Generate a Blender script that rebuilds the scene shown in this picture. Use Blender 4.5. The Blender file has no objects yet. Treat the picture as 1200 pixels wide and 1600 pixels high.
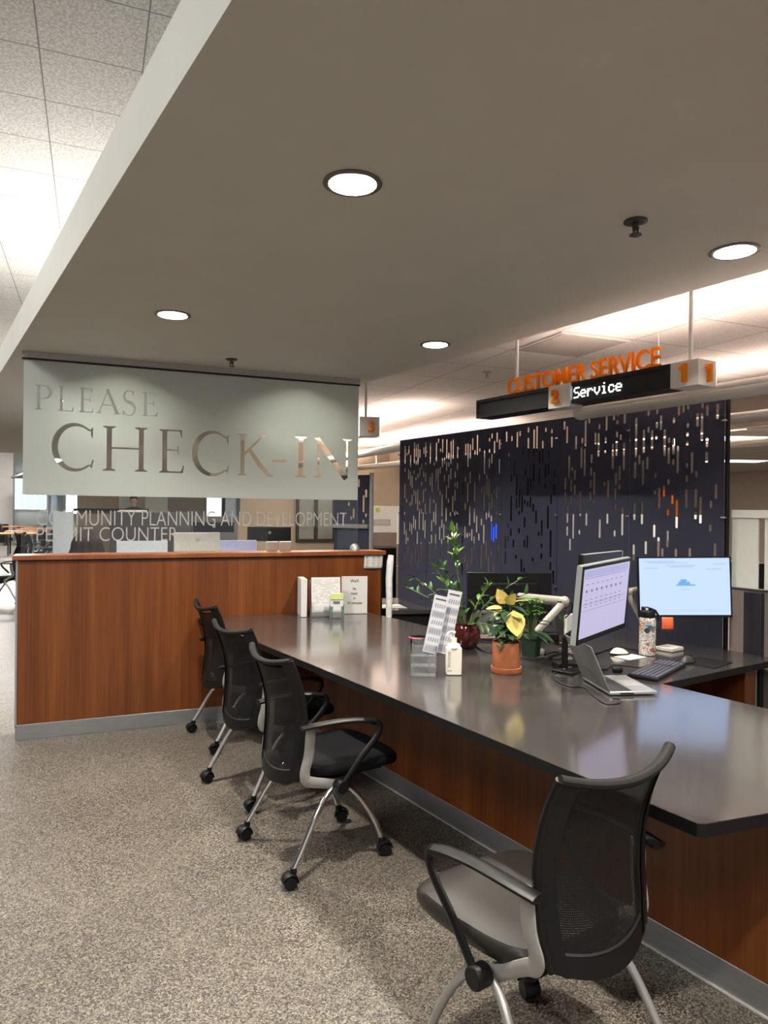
import bpy, bmesh, math, random
from math import sin, cos, pi, radians as R, sqrt, atan2
from mathutils import Vector as V, Matrix as X4
random.seed(7)
S = bpy.context.scene
COL = S.collection

# ------------------------------------------------------------------ camera
F, EYE = 1109.0, 1.52                       # focal length in px of the 1200 x 1600 frame, eye height
YAW, ROLL = atan2(456, 1109), math.atan(.0105)
PITCH = -math.atan(2.2 / F)
fw0 = V((sin(YAW), cos(YAW), 0)); rt0 = V((cos(YAW), -sin(YAW), 0)); up0 = V((0, 0, 1))
FW = fw0 * cos(PITCH) + up0 * sin(PITCH); up1 = up0 * cos(PITCH) - fw0 * sin(PITCH)
RT = rt0 * cos(ROLL) + up1 * sin(ROLL); UP = up1 * cos(ROLL) - rt0 * sin(ROLL)
EYEP = V((0, 0, EYE))
cam = bpy.data.cameras.new('camera'); camo = bpy.data.objects.new('camera', cam); COL.objects.link(camo)
cam.sensor_fit = 'VERTICAL'; cam.sensor_height = 36; cam.lens = F / 1600 * 36; cam.clip_end = 200; cam.clip_start = .05
camo.matrix_world = X4(((RT.x, UP.x, -FW.x, 0), (RT.y, UP.y, -FW.y, 0), (RT.z, UP.z, -FW.z, EYE), (0, 0, 0, 1)))
S.camera = camo
def at(px, py, dep):                        # a sight line of the survey photograph at a measured distance
    return EYEP + (FW + RT * ((px - 600) / F) + UP * ((800 - py) / F)) * dep
def onz(px, py, z):
    d = FW + RT * ((px - 600) / F) + UP * ((800 - py) / F)
    return EYEP + d * ((z - EYE) / d.z)

# ------------------------------------------------------------------ world, exposure
S.view_settings.view_transform = 'Standard'; S.view_settings.look = 'None'
S.view_settings.gamma = 1; S.view_settings.exposure = 0.74; S.view_settings.use_curve_mapping = False
W = bpy.data.worlds.new('world'); S.world = W; W.use_nodes = True
W.node_tree.nodes['Background'].inputs[0].default_value = (.93, .96, 1, 1)
W.node_tree.nodes['Background'].inputs[1].default_value = .42
cy = S.cycles
cy.max_bounces = 10; cy.diffuse_bounces = 4; cy.glossy_bounces = 4; cy.transmission_bounces = 6; cy.transparent_max_bounces = 64
cy.caustics_reflective = False; cy.caustics_refractive = False; cy.sample_clamp_indirect = 6
try: cy.use_denoising = True
except Exception: pass

P_DOWN, P_TUBE, P_TROF, P_COVE, P_LOBBY = 37, 6.2, 34, 55, 78
DOWNCOL, OFFCOL = (1, .93, .82), (1, .75, .63)
def area(name, loc, sx, sy, power, col=(1, 1, 1), up=False, rz=0, disk=False, spread=pi, parent=None):
    l = bpy.data.lights.new(name, 'AREA'); l.shape = 'DISK' if disk else 'RECTANGLE'; l.size = sx
    if not disk: l.size_y = sy
    l.energy = power; l.color = col; l.spread = spread
    o = bpy.data.objects.new(name, l); COL.objects.link(o); o.location = loc
    o.rotation_euler = (pi if up else 0, 0, rz)
    if parent: o.parent = parent
    return o
# unseen ceiling panels, added to light the lobby and hall (their bodies are built below)
LOBBY = [(-2.6, 3.2), (-2.6, 8.0), (-2.6, -1.6), (.9, -2.6), (-2.6, 14.0), (-2.6, 22.0), (-2.6, 30.0), (.6, 18.0), (.8, 25.0)]
for x, y in LOBBY:
    area('added_lobby_lamp', (x, y, 4.33), 1.15, 1.15, P_LOBBY * (4 if y > 16 else 1), (1, .97, .92))

# ------------------------------------------------------------------ materials
MATS = {}
def base(name):
    m = bpy.data.materials.new(name); m.use_nodes = True
    n = m.node_tree.nodes; l = m.node_tree.links
    return m, n, l, n['Principled BSDF']
def srgb(r, g, b):
    f = lambda c: (c / 255 / 12.92) if c <= 10 else ((c / 255 + .055) / 1.055) ** 2.4
    return (f(r), f(g), f(b))
def mat(name, col, rough=.5, metal=0, var=.06, scale=30, bump=0, spec=.5, trans=0, coat=0, stretch=None):
    """plain surface with slight procedural colour variation"""
    if name in MATS: return MATS[name]
    m, n, l, b = base(name)
    tc = n.new('ShaderNodeTexCoord'); no = n.new('ShaderNodeTexNoise'); no.inputs['Scale'].default_value = scale
    no.inputs['Detail'].default_value = 3
    src = tc.outputs['Object']
    if stretch:
        mp = n.new('ShaderNodeMapping'); mp.inputs['Scale'].default_value = stretch; l.new(src, mp.inputs[0]); src = mp.outputs[0]
    l.new(src, no.inputs['Vector'])
    r = n.new('ShaderNodeValToRGB'); c = r.color_ramp
    c.elements[0].position = .3; c.elements[1].position = .7
    c.elements[0].color = (*[max(0, v * (1 - var)) for v in col], 1); c.elements[1].color = (*[min(1, v * (1 + var)) for v in col], 1)
    l.new(no.outputs['Fac'], r.inputs[0]); l.new(r.outputs[0], b.inputs['Base Color'])
    b.inputs['Roughness'].default_value = rough; b.inputs['Metallic'].default_value = metal
    b.inputs['Specular IOR Level'].default_value = spec; b.inputs['Transmission Weight'].default_value = trans
    b.inputs['Coat Weight'].default_value = coat
    if bump:
        bp = n.new('ShaderNodeBump'); bp.inputs['Strength'].default_value = bump; bp.inputs['Distance'].default_value = .004
        l.new(no.outputs['Fac'], bp.inputs['Height']); l.new(bp.outputs[0], b.inputs['Normal'])
    MATS[name] = m; return m
def emit(name, col, strength=1.0):
    if name in MATS: return MATS[name]
    m, n, l, b = base(name)
    b.inputs['Base Color'].default_value = (.02, .02, .02, 1); b.inputs['Roughness'].default_value = .3
    b.inputs['Emission Color'].default_value = (*col, 1); b.inputs['Emission Strength'].default_value = strength
    MATS[name] = m; return m
def glass(name, tint=(.97, .99, .98), refl=.08, rough=0.0):
    if name in MATS: return MATS[name]
    m, n, l, b = base(name); n.remove(b)
    t = n.new('ShaderNodeBsdfTransparent'); t.inputs[0].default_value = (*tint, 1)
    g = n.new('ShaderNodeBsdfGlossy'); g.inputs['Roughness'].default_value = rough
    fr = n.new('ShaderNodeFresnel'); fr.inputs[0].default_value = 1.45
    mx = n.new('ShaderNodeMixShader'); mu = n.new('ShaderNodeMath'); mu.operation = 'MULTIPLY'; mu.inputs[1].default_value = refl * 12
    l.new(fr.outputs[0], mu.inputs[0]); l.new(mu.outputs[0], mx.inputs[0]); l.new(t.outputs[0], mx.inputs[1]); l.new(g.outputs[0], mx.inputs[2])
    l.new(mx.outputs[0], n['Material Output'].inputs[0]); MATS[name] = m; return m
def wood(name, dark, mid, light, rough=.35):
    m, n, l, b = base(name)
    tc = n.new('ShaderNodeTexCoord'); mp = n.new('ShaderNodeMapping'); mp.inputs['Scale'].default_value = (9, 9, .35)
    l.new(tc.outputs['Object'], mp.inputs[0])
    a = n.new('ShaderNodeTexNoise'); a.inputs['Scale'].default_value = 1.0; a.inputs['Detail'].default_value = 6; a.inputs['Roughness'].default_value = .6
    l.new(mp.outputs[0], a.inputs['Vector'])
    mp2 = n.new('ShaderNodeMapping'); mp2.inputs['Scale'].default_value = (90, 90, 1.6); l.new(tc.outputs['Object'], mp2.inputs[0])
    f = n.new('ShaderNodeTexNoise'); f.inputs['Scale'].default_value = 1.0; f.inputs['Detail'].default_value = 4; l.new(mp2.outputs[0], f.inputs['Vector'])
    ad = n.new('ShaderNodeMath'); ad.operation = 'MULTIPLY_ADD'; ad.inputs[1].default_value = .35; l.new(f.outputs['Fac'], ad.inputs[0]); 
    sc = n.new('ShaderNodeMath'); sc.operation = 'MULTIPLY'; sc.inputs[1].default_value = .65; l.new(a.outputs['Fac'], sc.inputs[0]); l.new(sc.outputs[0], ad.inputs[2])
    r = n.new('ShaderNodeValToRGB'); e = r.color_ramp.elements
    e[0].position = .36; e[0].color = (*dark, 1); e[1].position = .66; e[1].color = (*light, 1)
    q = r.color_ramp.elements.new(.5); q.color = (*mid, 1)
    l.new(ad.outputs[0], r.inputs[0]); l.new(r.outputs[0], b.inputs['Base Color'])
    b.inputs['Roughness'].default_value = rough; MATS[name] = m; return m
CHERRY = wood('cherry_veneer', (.104, .0265, .0045), (.152, .042, .008), (.215, .068, .015), .33)
CHERRYCAP = wood('cherry_cap', (.18, .05, .015), (.24, .072, .024), (.30, .10, .034), .28)

def tilegrid(name, size, ox, oy, rot, body, joint, jw, rough=.9, spec=.2, bump=.25):
    """square tiles, built from a brick texture in world (object) space over a speckled body"""
    m, n, l, b = base(name)
    tc = n.new('ShaderNodeTexCoord'); mp = n.new('ShaderNodeMapping'); mp.vector_type = 'POINT'
    mp.inputs['Rotation'].default_value = (0, 0, rot); mp.inputs['Location'].default_value = (ox, oy, 0)
    l.new(tc.outputs['Object'], mp.inputs[0])
    br = n.new('ShaderNodeTexBrick'); br.offset = 0; br.inputs['Scale'].default_value = 1
    br.inputs['Brick Width'].default_value = size; br.inputs['Row Height'].default_value = size; br.inputs['Mortar Size'].default_value = jw
    br.inputs['Mortar Smooth'].default_value = .1
    l.new(mp.outputs[0], br.inputs['Vector'])
    c = body(n, l, tc)
    mx = n.new('ShaderNodeMix'); mx.data_type = 'RGBA'; l.new(br.outputs['Fac'], mx.inputs['Factor'])
    l.new(c, mx.inputs['A']); mx.inputs['B'].default_value = (*joint, 1)
    l.new(mx.outputs['Result'], b.inputs['Base Color'])
    b.inputs['Roughness'].default_value = rough; b.inputs['Specular IOR Level'].default_value = spec
    bw = n.new('ShaderNodeRGBToBW'); l.new(mx.outputs['Result'], bw.inputs[0])
    bp = n.new('ShaderNodeBump'); bp.inputs['Strength'].default_value = bump; bp.inputs['Distance'].default_value = .003
    l.new(bw.outputs[0], bp.inputs['Height']); l.new(bp.outputs[0], b.inputs['Normal'])
    MATS[name] = m; return m
def granite(n, l, tc):
    vo = n.new('ShaderNodeTexVoronoi'); vo.inputs['Scale'].default_value = 230; l.new(tc.outputs['Object'], vo.inputs['Vector'])
    sp = n.new('ShaderNodeSeparateColor'); l.new(vo.outputs['Color'], sp.inputs[0])
    r = n.new('ShaderNodeValToRGB'); r.color_ramp.interpolation = 'LINEAR'; e = r.color_ramp.elements
    e[0].position = 0; e[0].color = (.022, .020, .017, 1); e[1].position = 1; e[1].color = (.34, .30, .25, 1)
    for p, cc in ((.22, (.045, .040, .034)), (.45, (.115, .100, .083)), (.75, (.19, .165, .135))):
        q = e.new(p); q.color = (*cc, 1)
    l.new(sp.outputs[0], r.inputs[0])
    no = n.new('ShaderNodeTexNoise'); no.inputs['Scale'].default_value = 2.2; no.inputs['Detail'].default_value = 4; l.new(tc.outputs['Object'], no.inputs['Vector'])
    rr = n.new('ShaderNodeMapRange'); rr.inputs[3].default_value = .82; rr.inputs[4].default_value = 1.15; l.new(no.outputs['Fac'], rr.inputs[0])
    mx = n.new('ShaderNodeMix'); mx.data_type = 'RGBA'; mx.blend_type = 'MULTIPLY'; mx.inputs['Factor'].default_value = 1
    l.new(r.outputs[0], mx.inputs['A']); l.new(rr.outputs[0], mx.inputs['B']); return mx.outputs['Result']
def fissured(c0, c1, sc=160):
    def f(n, l, tc):
        no = n.new('ShaderNodeTexNoise'); no.inputs['Scale'].default_value = sc; no.inputs['Detail'].default_value = 4; l.new(tc.outputs['Object'], no.inputs['Vector'])
        r = n.new('ShaderNodeValToRGB'); e = r.color_ramp.elements; e[0].position = .38; e[1].position = .62
        e[0].color = (*c0, 1); e[1].color = (*c1, 1); l.new(no.outputs['Fac'], r.inputs[0]); return r.outputs[0]
    return f
c45 = cos(pi / 4)
FLOOR = tilegrid('granite_tile', .440, -(3.49 / 1.4142 - 5 * .44) - .0, .0, 0, granite, (.172, .151, .126), .0034, .42, .35, .05)
mpn = [q for q in FLOOR.node_tree.nodes if q.type == 'MAPPING'][0]
mpn.inputs['Rotation'].default_value = (0, 0, -pi / 4); mpn.inputs['Location'].default_value = (-(3.49 / 1.41421), -(1.02 / 1.41421), 0)
LOBBYCEIL = tilegrid('lobby_ceiling_tile', .61, .331 + 6.1, -5.518 + 6.1, 0, fissured((.48, .465, .44), (.70, .68, .65), 60), (.25, .24, .23), .005, .95, .1, .5)
OFFCEIL = tilegrid('office_ceiling_tile', .61, -2.88 + 6.1, -3.32 + 6.1, 0, fissured((.70, .68, .66), (.86, .84, .81), 120), (.46, .42, .39), .006, .95, .1, .25)
PAINT = mat('soffit_paint', (.69, .69, .645), .7, var=.02, scale=4)
WHITEP = mat('white_paint', (.80, .79, .76), .6, var=.02, scale=5)
BEIGE = mat('beige_paint', (.66, .56, .47), .7, var=.03, scale=5)
TAN = mat('tan_paint', (.52, .44, .33), .7, var=.03, scale=5)
BLACK = mat('black_plastic', (.007, .007, .0075), .42, spec=.28)
BLACKM = mat('black_matte', (.006, .006, .0065), .7, spec=.2)
DARK = mat('dark_grey_plastic', (.035, .034, .033), .45)
CHARC = mat('charcoal_fabric', (.07, .068, .07), .9, var=.2, scale=300, bump=.3)
BRONZE = mat('grey_brown_fabric', (.20, .165, .145), .95, var=.15, scale=260, bump=.3)
SEATF = mat('black_upholstery', (.006, .006, .0075), .8, spec=.15, var=.15, scale=120, bump=.1)
SATIN = mat('satin_grey_metal', (.42, .42, .41), .38, .6, var=.03)
BRACK = mat('grey_painted_metal', (.36, .35, .33), .45, .2, var=.03)
CHROME = mat('chrome', (.78, .77, .75), .12, 1, var=.02)
STEEL = mat('brushed_steel', (.36, .37, .38), .40, .75, var=.10, scale=8, stretch=(1, 1, 30))
NAVY = mat('navy_felt', (.030, .033, .060), .95, var=.22, scale=350, bump=.4)
PAPER = mat('white_paper', (.64, .62, .61), .7, var=.02)
INK = mat('grey_ink', (.06, .06, .065), .7)
def orange_mat():
    m, n, l, b = base('orange_acrylic'); b.inputs['Specular IOR Level'].default_value = .3; t = n.new('ShaderNodeBsdfTranslucent'); mx = n.new('ShaderNodeMixShader'); mx.inputs[0].default_value = .55
    no = n.new('ShaderNodeTexNoise'); no.inputs['Scale'].default_value = 8; r = n.new('ShaderNodeValToRGB'); e = r.color_ramp.elements
    e[0].color = (1, .42, .03, 1); e[1].color = (1, .47, .045, 1); l.new(no.outputs['Fac'], r.inputs[0]); l.new(r.outputs[0], b.inputs['Base Color']); l.new(r.outputs[0], t.inputs[0])
    b.inputs['Roughness'].default_value = .35; l.new(b.outputs[0], mx.inputs[1]); l.new(t.outputs[0], mx.inputs[2]); l.new(mx.outputs[0], n['Material Output'].inputs[0]); return m
ORANGE = orange_mat()
SIGNW = mat('white_acrylic', (.78, .76, .73), .35, var=.02)
FROST = None

def worktop_mat():
    m, n, l, b = base('grey_laminate')
    tc = n.new('ShaderNodeTexCoord'); no = n.new('ShaderNodeTexNoise'); no.inputs['Scale'].default_value = 5; no.inputs['Detail'].default_value = 8; no.inputs['Roughness'].default_value = .7
    l.new(tc.outputs['Object'], no.inputs['Vector'])
    r = n.new('ShaderNodeValToRGB'); e = r.color_ramp.elements; e[0].position = .3; e[1].position = .7
    e[0].color = (.040, .036, .034, 1); e[1].color = (.056, .051, .048, 1); l.new(no.outputs['Fac'], r.inputs[0]); l.new(r.outputs[0], b.inputs['Base Color'])
    q = n.new('ShaderNodeMapRange'); q.inputs[3].default_value = .10; q.inputs[4].default_value = .19; l.new(no.outputs['Fac'], q.inputs[0]); l.new(q.outputs[0], b.inputs['Roughness'])
    b.inputs['Specular IOR Level'].default_value = 1.0; b.inputs['Coat Weight'].default_value = .45; b.inputs['Coat Roughness'].default_value = .12
    return m
LAMINATE = worktop_mat()

def frost_mat():
    m, n, l, b = base('frosted_vinyl'); n.remove(b)
    d = n.new('ShaderNodeBsdfDiffuse'); d.inputs[0].default_value = (.74, .775, .745, 1)
    t = n.new('ShaderNodeBsdfTranslucent'); t.inputs[0].default_value = (.80, .83, .80, 1)
    no = n.new('ShaderNodeTexNoise'); no.inputs['Scale'].default_value = 400
    mr = n.new('ShaderNodeMapRange'); mr.inputs[3].default_value = .46; mr.inputs[4].default_value = .54; l.new(no.outputs['Fac'], mr.inputs[0])
    mx = n.new('ShaderNodeMixShader'); l.new(mr.outputs[0], mx.inputs[0]); l.new(d.outputs[0], mx.inputs[1]); l.new(t.outputs[0], mx.inputs[2])
    l.new(mx.outputs[0], n['Material Output'].inputs[0]); return m
FROST = frost_mat()

def mesh_weave():
    m, n, l, b = base('chair_mesh_weave')
    tc = n.new('ShaderNodeTexCoord'); sp = n.new('ShaderNodeSeparateXYZ'); l.new(tc.outputs['UV'], sp.inputs[0])
    def grid(o, per, th):
        a = n.new('ShaderNodeMath'); a.operation = 'MULTIPLY'; a.inputs[1].default_value = per; l.new(o, a.inputs[0])
        f = n.new('ShaderNodeMath'); f.operation = 'FRACT'; l.new(a.outputs[0], f.inputs[0])
        g = n.new('ShaderNodeMath'); g.operation = 'GREATER_THAN'; g.inputs[1].default_value = th; l.new(f.outputs[0], g.inputs[0]); return g.outputs[0]
    gx = grid(sp.outputs['X'], 64, .68); gy = grid(sp.outputs['Y'], 78, .72)
    mu = n.new('ShaderNodeMath'); mu.operation = 'MULTIPLY'; l.new(gx, mu.inputs[0]); l.new(gy, mu.inputs[1])
    t = n.new('ShaderNodeBsdfTransparent'); mx = n.new('ShaderNodeMixShader'); l.new(mu.outputs[0], mx.inputs[0])
    b.inputs['Base Color'].default_value = (.008, .0078, .0078, 1); b.inputs['Specular IOR Level'].default_value = .25; b.inputs['Roughness'].default_value = .6
    l.new(b.outputs[0], mx.inputs[1]); l.new(t.outputs[0], mx.inputs[2]); l.new(mx.outputs[0], n['Material Output'].inputs[0]); return m
WEAVE = mesh_weave()

# ------------------------------------------------------------------ mesh builder
class MB:
    def __init__(s): s.b = bmesh.new(); s.uv = None
    def _add(s, verts, faces):
        vs = [s.b.verts.new(v) for v in verts]
        for f in faces:
            try: s.b.faces.new([vs[i] for i in f])
            except ValueError: pass
        return vs
    def box(s, c, d, rot=None):
        hx, hy, hz = d[0] / 2, d[1] / 2, d[2] / 2
        vs = [V((x, y, z)) for x in (-hx, hx) for y in (-hy, hy) for z in (-hz, hz)]
        if rot is not None: vs = [rot @ v for v in vs]
        s._add([v + V(c) for v in vs], [(0, 1, 3, 2), (4, 6, 7, 5), (0, 4, 5, 1), (2, 3, 7, 6), (0, 2, 6, 4), (1, 5, 7, 3)]); return s
    def bx(s, x0, x1, y0, y1, z0, z1): return s.box(((x0 + x1) / 2, (y0 + y1) / 2, (z0 + z1) / 2), (abs(x1 - x0), abs(y1 - y0), abs(z1 - z0)))
    def prism(s, poly, z0, z1, M=None):
        n = len(poly); vs = [V((p[0], p[1], z0)) for p in poly] + [V((p[0], p[1], z1)) for p in poly]
        if M is not None: vs = [M @ v for v in vs]
        s._add(vs, [tuple(range(n - 1, -1, -1)), tuple(range(n, 2 * n))] + [(i, (i + 1) % n, n + (i + 1) % n, n + i) for i in range(n)]); return s
    def tube(s, pts, r, seg=8, closed=False, flat=None, caps=True):
        pts = [V(p) for p in pts]; n = len(pts); rs = r if isinstance(r, (list, tuple)) else [r] * n
        tan = []
        for i in range(n):
            a = pts[i - 1] if (i or closed) else pts[i]; c = pts[(i + 1) % n] if (i < n - 1 or closed) else pts[i]
            tan.append((c - a).normalized())
        t0 = tan[0]; nrm = t0.orthogonal().normalized()
        if flat is not None: nrm = (V(flat[2]) - t0 * t0.dot(V(flat[2]))).normalized()
        rings = []
        for i in range(n):
            t = tan[i]
            nn = nrm - t * nrm.dot(t); nrm = nn.normalized() if nn.length > 1e-6 else t.orthogonal().normalized(); bi = t.cross(nrm)
            if flat is not None:
                ring = [s.b.verts.new(pts[i] + nrm * (cos(2 * pi * k / seg) * flat[0]) + bi * (sin(2 * pi * k / seg) * flat[1])) for k in range(seg)]
            else:
                ring = [s.b.verts.new(pts[i] + (nrm * cos(2 * pi * k / seg) + bi * sin(2 * pi * k / seg)) * rs[i]) for k in range(seg)]
            rings.append(ring)
        m = n if closed else n - 1
        for i in range(m):
            a, c = rings[i], rings[(i + 1) % n]
            for k in range(seg): s.b.faces.new((a[k], a[(k + 1) % seg], c[(k + 1) % seg], c[k]))
        if caps and not closed:
            s.b.faces.new(rings[0][::-1]); s.b.faces.new(rings[-1])
        return s
    def cyl(s, p0, p1, r, r1=None, seg=20): return s.tube([p0, p1], [r, r if r1 is None else r1], seg)
    def lathe(s, prof, c=(0, 0, 0), seg=28, M=None):
        rings = []
        for r, z in prof:
            if r < 1e-6: rings.append([(0, 0, z)])
            else: rings.append([(r * cos(2 * pi * k / seg), r * sin(2 * pi * k / seg), z) for k in range(seg)])
        vr = []
        for ring in rings: vr.append([s.b.verts.new((M @ V(p) if M is not None else V(p)) + V(c)) for p in ring])
        for a, d in zip(vr, vr[1:]):
            for k in range(seg):
                k2 = (k + 1) % seg
                if len(a) == 1 and len(d) == 1: continue
                if len(a) == 1: s.b.faces.new((a[0], d[k2], d[k]))
                elif len(d) == 1: s.b.faces.new((a[k], a[k2], d[0]))
                else: s.b.faces.new((a[k], a[k2], d[k2], d[k]))
        return s
    def ball(s, c, r, seg=14):
        r = r if isinstance(r, (tuple, list)) else (r, r, r); k = 8
        prof = [(sin(pi * i / k), -cos(pi * i / k)) for i in range(k + 1)]
        M = X4.Diagonal((*r, 1)); return s.lathe([(max(0, p[0]) if 0 < i < k else 0, p[1]) for i, p in enumerate(prof)], c, seg, M)
    def grid(s, f, nu, nv, uv=False):
        g = [[s.b.verts.new(f(i / nu, j / nv)) for j in range(nv + 1)] for i in range(nu + 1)]
        if uv and s.uv is None: s.uv = s.b.loops.layers.uv.new('UVMap')
        for i in range(nu):
            for j in range(nv):
                q = s.b.faces.new((g[i][j], g[i + 1][j], g[i + 1][j + 1], g[i][j + 1]))
                if uv:
                    for lp, (a, c) in zip(q.loops, ((i, j), (i + 1, j), (i + 1, j + 1), (i, j + 1))): lp[s.uv].uv = (a / nu, c / nv)
        return s
    def leaf(s, o, d, up, L, Wd, curl=.2, n=5):
        """one leaf: midrib from o along d, folded slightly, drooping by curl"""
        d = V(d).normalized(); u = V(up); u = (u - d * u.dot(d)).normalized(); sd = d.cross(u); rows = []
        for i in range(n + 1):
            t = i / n; w = Wd * .5 * (sin(pi * min(1, t ** .8)) ** .8 if 0 < t < 1 else .02)
            c = V(o) + d * (L * t) - u * (curl * L * t * t)
            rows.append([s.b.verts.new(c - sd * w + u * w * .25), s.b.verts.new(c), s.b.verts.new(c + sd * w + u * w * .25)])
        for a, c in zip(rows, rows[1:]):
            s.b.faces.new((a[0], a[1], c[1], c[0])); s.b.faces.new((a[1], a[2], c[2], c[1]))
        return s
    def mesh(s, name, m, smooth=True, recalc=True):
        if recalc: bmesh.ops.recalc_face_normals(s.b, faces=s.b.faces[:])
        me = bpy.data.meshes.new(name); s.b.to_mesh(me); s.b.free()
        for q in (m if isinstance(m, (list, tuple)) else [m]): me.materials.append(q)
        if smooth:
            me.polygons.foreach_set('use_smooth', [True] * len(me.polygons))
            me.set_sharp_from_angle(angle=R(38))
        return me
    def build(s, name, m, parent=None, bevel=0, seg=2, smooth=True, loc=None, rz=None, sub=0, solid=0):
        o = bpy.data.objects.new(name, s.mesh(name, m, smooth)); COL.objects.link(o)
        if parent: o.parent = parent
        if loc is not None: o.location = loc
        if rz is not None: o.rotation_euler = (0, 0, rz)
        if solid:
            q = o.modifiers.new('solid', 'SOLIDIFY'); q.thickness = solid; q.offset = 0
        if bevel:
            q = o.modifiers.new('bevel', 'BEVEL'); q.width = bevel; q.segments = seg; q.limit_method = 'ANGLE'; q.angle_limit = R(40)
        if sub:
            q = o.modifiers.new('sub', 'SUBSURF'); q.levels = sub; q.render_levels = sub
        return o
def tag(o, label=None, cat=None, group=None, kind=None):
    if label: o['label'] = label
    if cat: o['category'] = cat
    if group: o['group'] = group
    if kind: o['kind'] = kind
    return o
def thing(name, label, cat, loc=(0, 0, 0), rz=0, group=None):
    o = bpy.data.objects.new(name, None); COL.objects.link(o); o.location = loc; o.rotation_euler = (0, 0, rz); o.empty_display_size = .05
    return tag(o, label, cat, group)
def struct(name, b, m, **k): return tag(b.build(name, m, **k), kind='structure')
def dup(root, loc, rz, label=None, group=None):
    r = root.copy(); COL.objects.link(r); r.location = loc; r.rotation_euler = (0, 0, rz)
    if label: r['label'] = label
    if group: r['group'] = group
    for ch in root.children:
        c = ch.copy(); COL.objects.link(c); c.parent = r
        for g in ch.children:
            d = g.copy(); COL.objects.link(d); d.parent = c
    return r
def evalmesh(o, name):
    bpy.context.view_layer.update()
    dg = bpy.context.evaluated_depsgraph_get(); me = bpy.data.meshes.new_from_object(o.evaluated_get(dg)); me.name = name; return me
def textmesh(body, size, ext=0, xs=1, align='LEFT', space=1.0, offset=0, bev=0):
    cu = bpy.data.curves.new('t', 'FONT'); cu.body = body; cu.size = size; cu.extrude = ext; cu.align_x = align; cu.space_character = space
    cu.offset = offset; cu.bevel_depth = bev; cu.space_line = .9
    o = bpy.data.objects.new('t', cu); COL.objects.link(o); me = evalmesh(o, 'lettering'); bpy.data.objects.remove(o); bpy.data.curves.remove(cu)
    if xs != 1: me.transform(X4.Diagonal((xs, 1, 1, 1)))
    return me
def textobj(name, body, size, m, M, parent=None, **k):
    me = textmesh(body, size, **k); me.transform(M); me.materials.clear(); me.materials.append(m)
    o = bpy.data.objects.new(name, me); COL.objects.link(o)
    if parent: o.parent = parent
    return o
def fitM(me, x0, x1, z0, z1, y):            # map flat text onto the XZ plane, filling a measured rectangle
    xs = [v.co.x for v in me.vertices]; ys = [v.co.y for v in me.vertices]
    sx = (x1 - x0) / (max(xs) - min(xs)); sz = (z1 - z0) / (max(ys) - min(ys))
    return X4(((sx, 0, 0, x0 - min(xs) * sx), (0, 0, -1, y), (0, sz, 0, z0 - min(ys) * sz), (0, 0, 0, 1)))
def filled(loops, ext, name, m, M=None):
    """flat plate with holes: 2-D curve filled and extruded, turned into a mesh"""
    cu = bpy.data.curves.new('c', 'CURVE'); cu.dimensions = '2D'; cu.fill_mode = 'BOTH'; cu.extrude = ext
    for lp in loops:
        sp = cu.splines.new('POLY'); sp.points.add(len(lp) - 1); sp.use_cyclic_u = True
        for p, q in zip(sp.points, lp): p.co = (q[0], q[1], 0, 1)
    o = bpy.data.objects.new('c', cu); COL.objects.link(o); me = evalmesh(o, name); bpy.data.objects.remove(o); bpy.data.curves.remove(cu)
    if M is not None: me.transform(M)
    me.materials.clear(); me.materials.append(m); return me
def meshobj(name, me, parent=None):
    o = bpy.data.objects.new(name, me); COL.objects.link(o)
    if parent: o.parent = parent
    return o
def circ(c, r, n=32): return [(c[0] + r * cos(2 * pi * k / n), c[1] + r * sin(2 * pi * k / n)) for k in range(n)]

# directions
ANG = R(10.52)                               # counter and soffit are turned this much from the building grid
DV = V((-sin(ANG), cos(ANG), 0)); NV = V((cos(ANG), sin(ANG), 0))   # along (away), across (inwards)
TOP = .745

# ================================================================== SETTING
struct('floor', MB().bx(-14, 22, -8, 46, -.08, 0), FLOOR, smooth=False)
struct('ceiling_lobby', MB().bx(-14, 3.2, -8, 46, 4.37, 4.45), LOBBYCEIL, smooth=False)
# soffit slab with round openings for the downlights
S0 = V((.252, 1.452, 0)); SD = V((-.190, .9817, 0)).normalized()
def sofL(t): return S0 + SD * t
RE = V((2.328, 3.664, 0)); RD = V((-.1823, .9832, 0)).normalized()
def sofR(t): return RE + RD * t
DL = [(.749, 2.11), (2.315, 2.052), (.387, 3.922), (1.95, 3.939), (.15, 5.52), (1.45, 5.52), (-.20, 7.5), (1.10, 7.5), (1.11, .25), (2.66, .20)]
outer = [tuple(sofL(-7)[:2]), tuple(sofR(-9)[:2]), tuple(sofR(12)[:2]), tuple(sofL(14)[:2])]
me = filled([outer] + [circ(p, .079) for p in DL], .1, 'ceiling_soffit', PAINT); me.transform(X4.Translation((0, 0, 2.65)))
so = meshobj('ceiling_soffit', me); tag(so, kind='structure')
me2 = [tuple(sofR(-9)[:2]), (14, -6), (22, -6), (22, 30), (sofR(27).x, 30), tuple(sofR(12)[:2])]
struct('ceiling_office', MB().prism([(p[0], p[1]) for p in [(sofR(-9).x - .06, sofR(-9).y), (22, sofR(-9).y), (22, 34), (sofR(30).x - .06, 34), ]], 2.73, 2.80), OFFCEIL, smooth=False)
struct('trim_1', MB().box((0, 0, 0), (.012, 21, .18)), PAINT, loc=(*(sofR(1.5) + V((.006, 0, 0)))[:2], 2.64), rz=atan2(-RD.x, RD.y))
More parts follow.
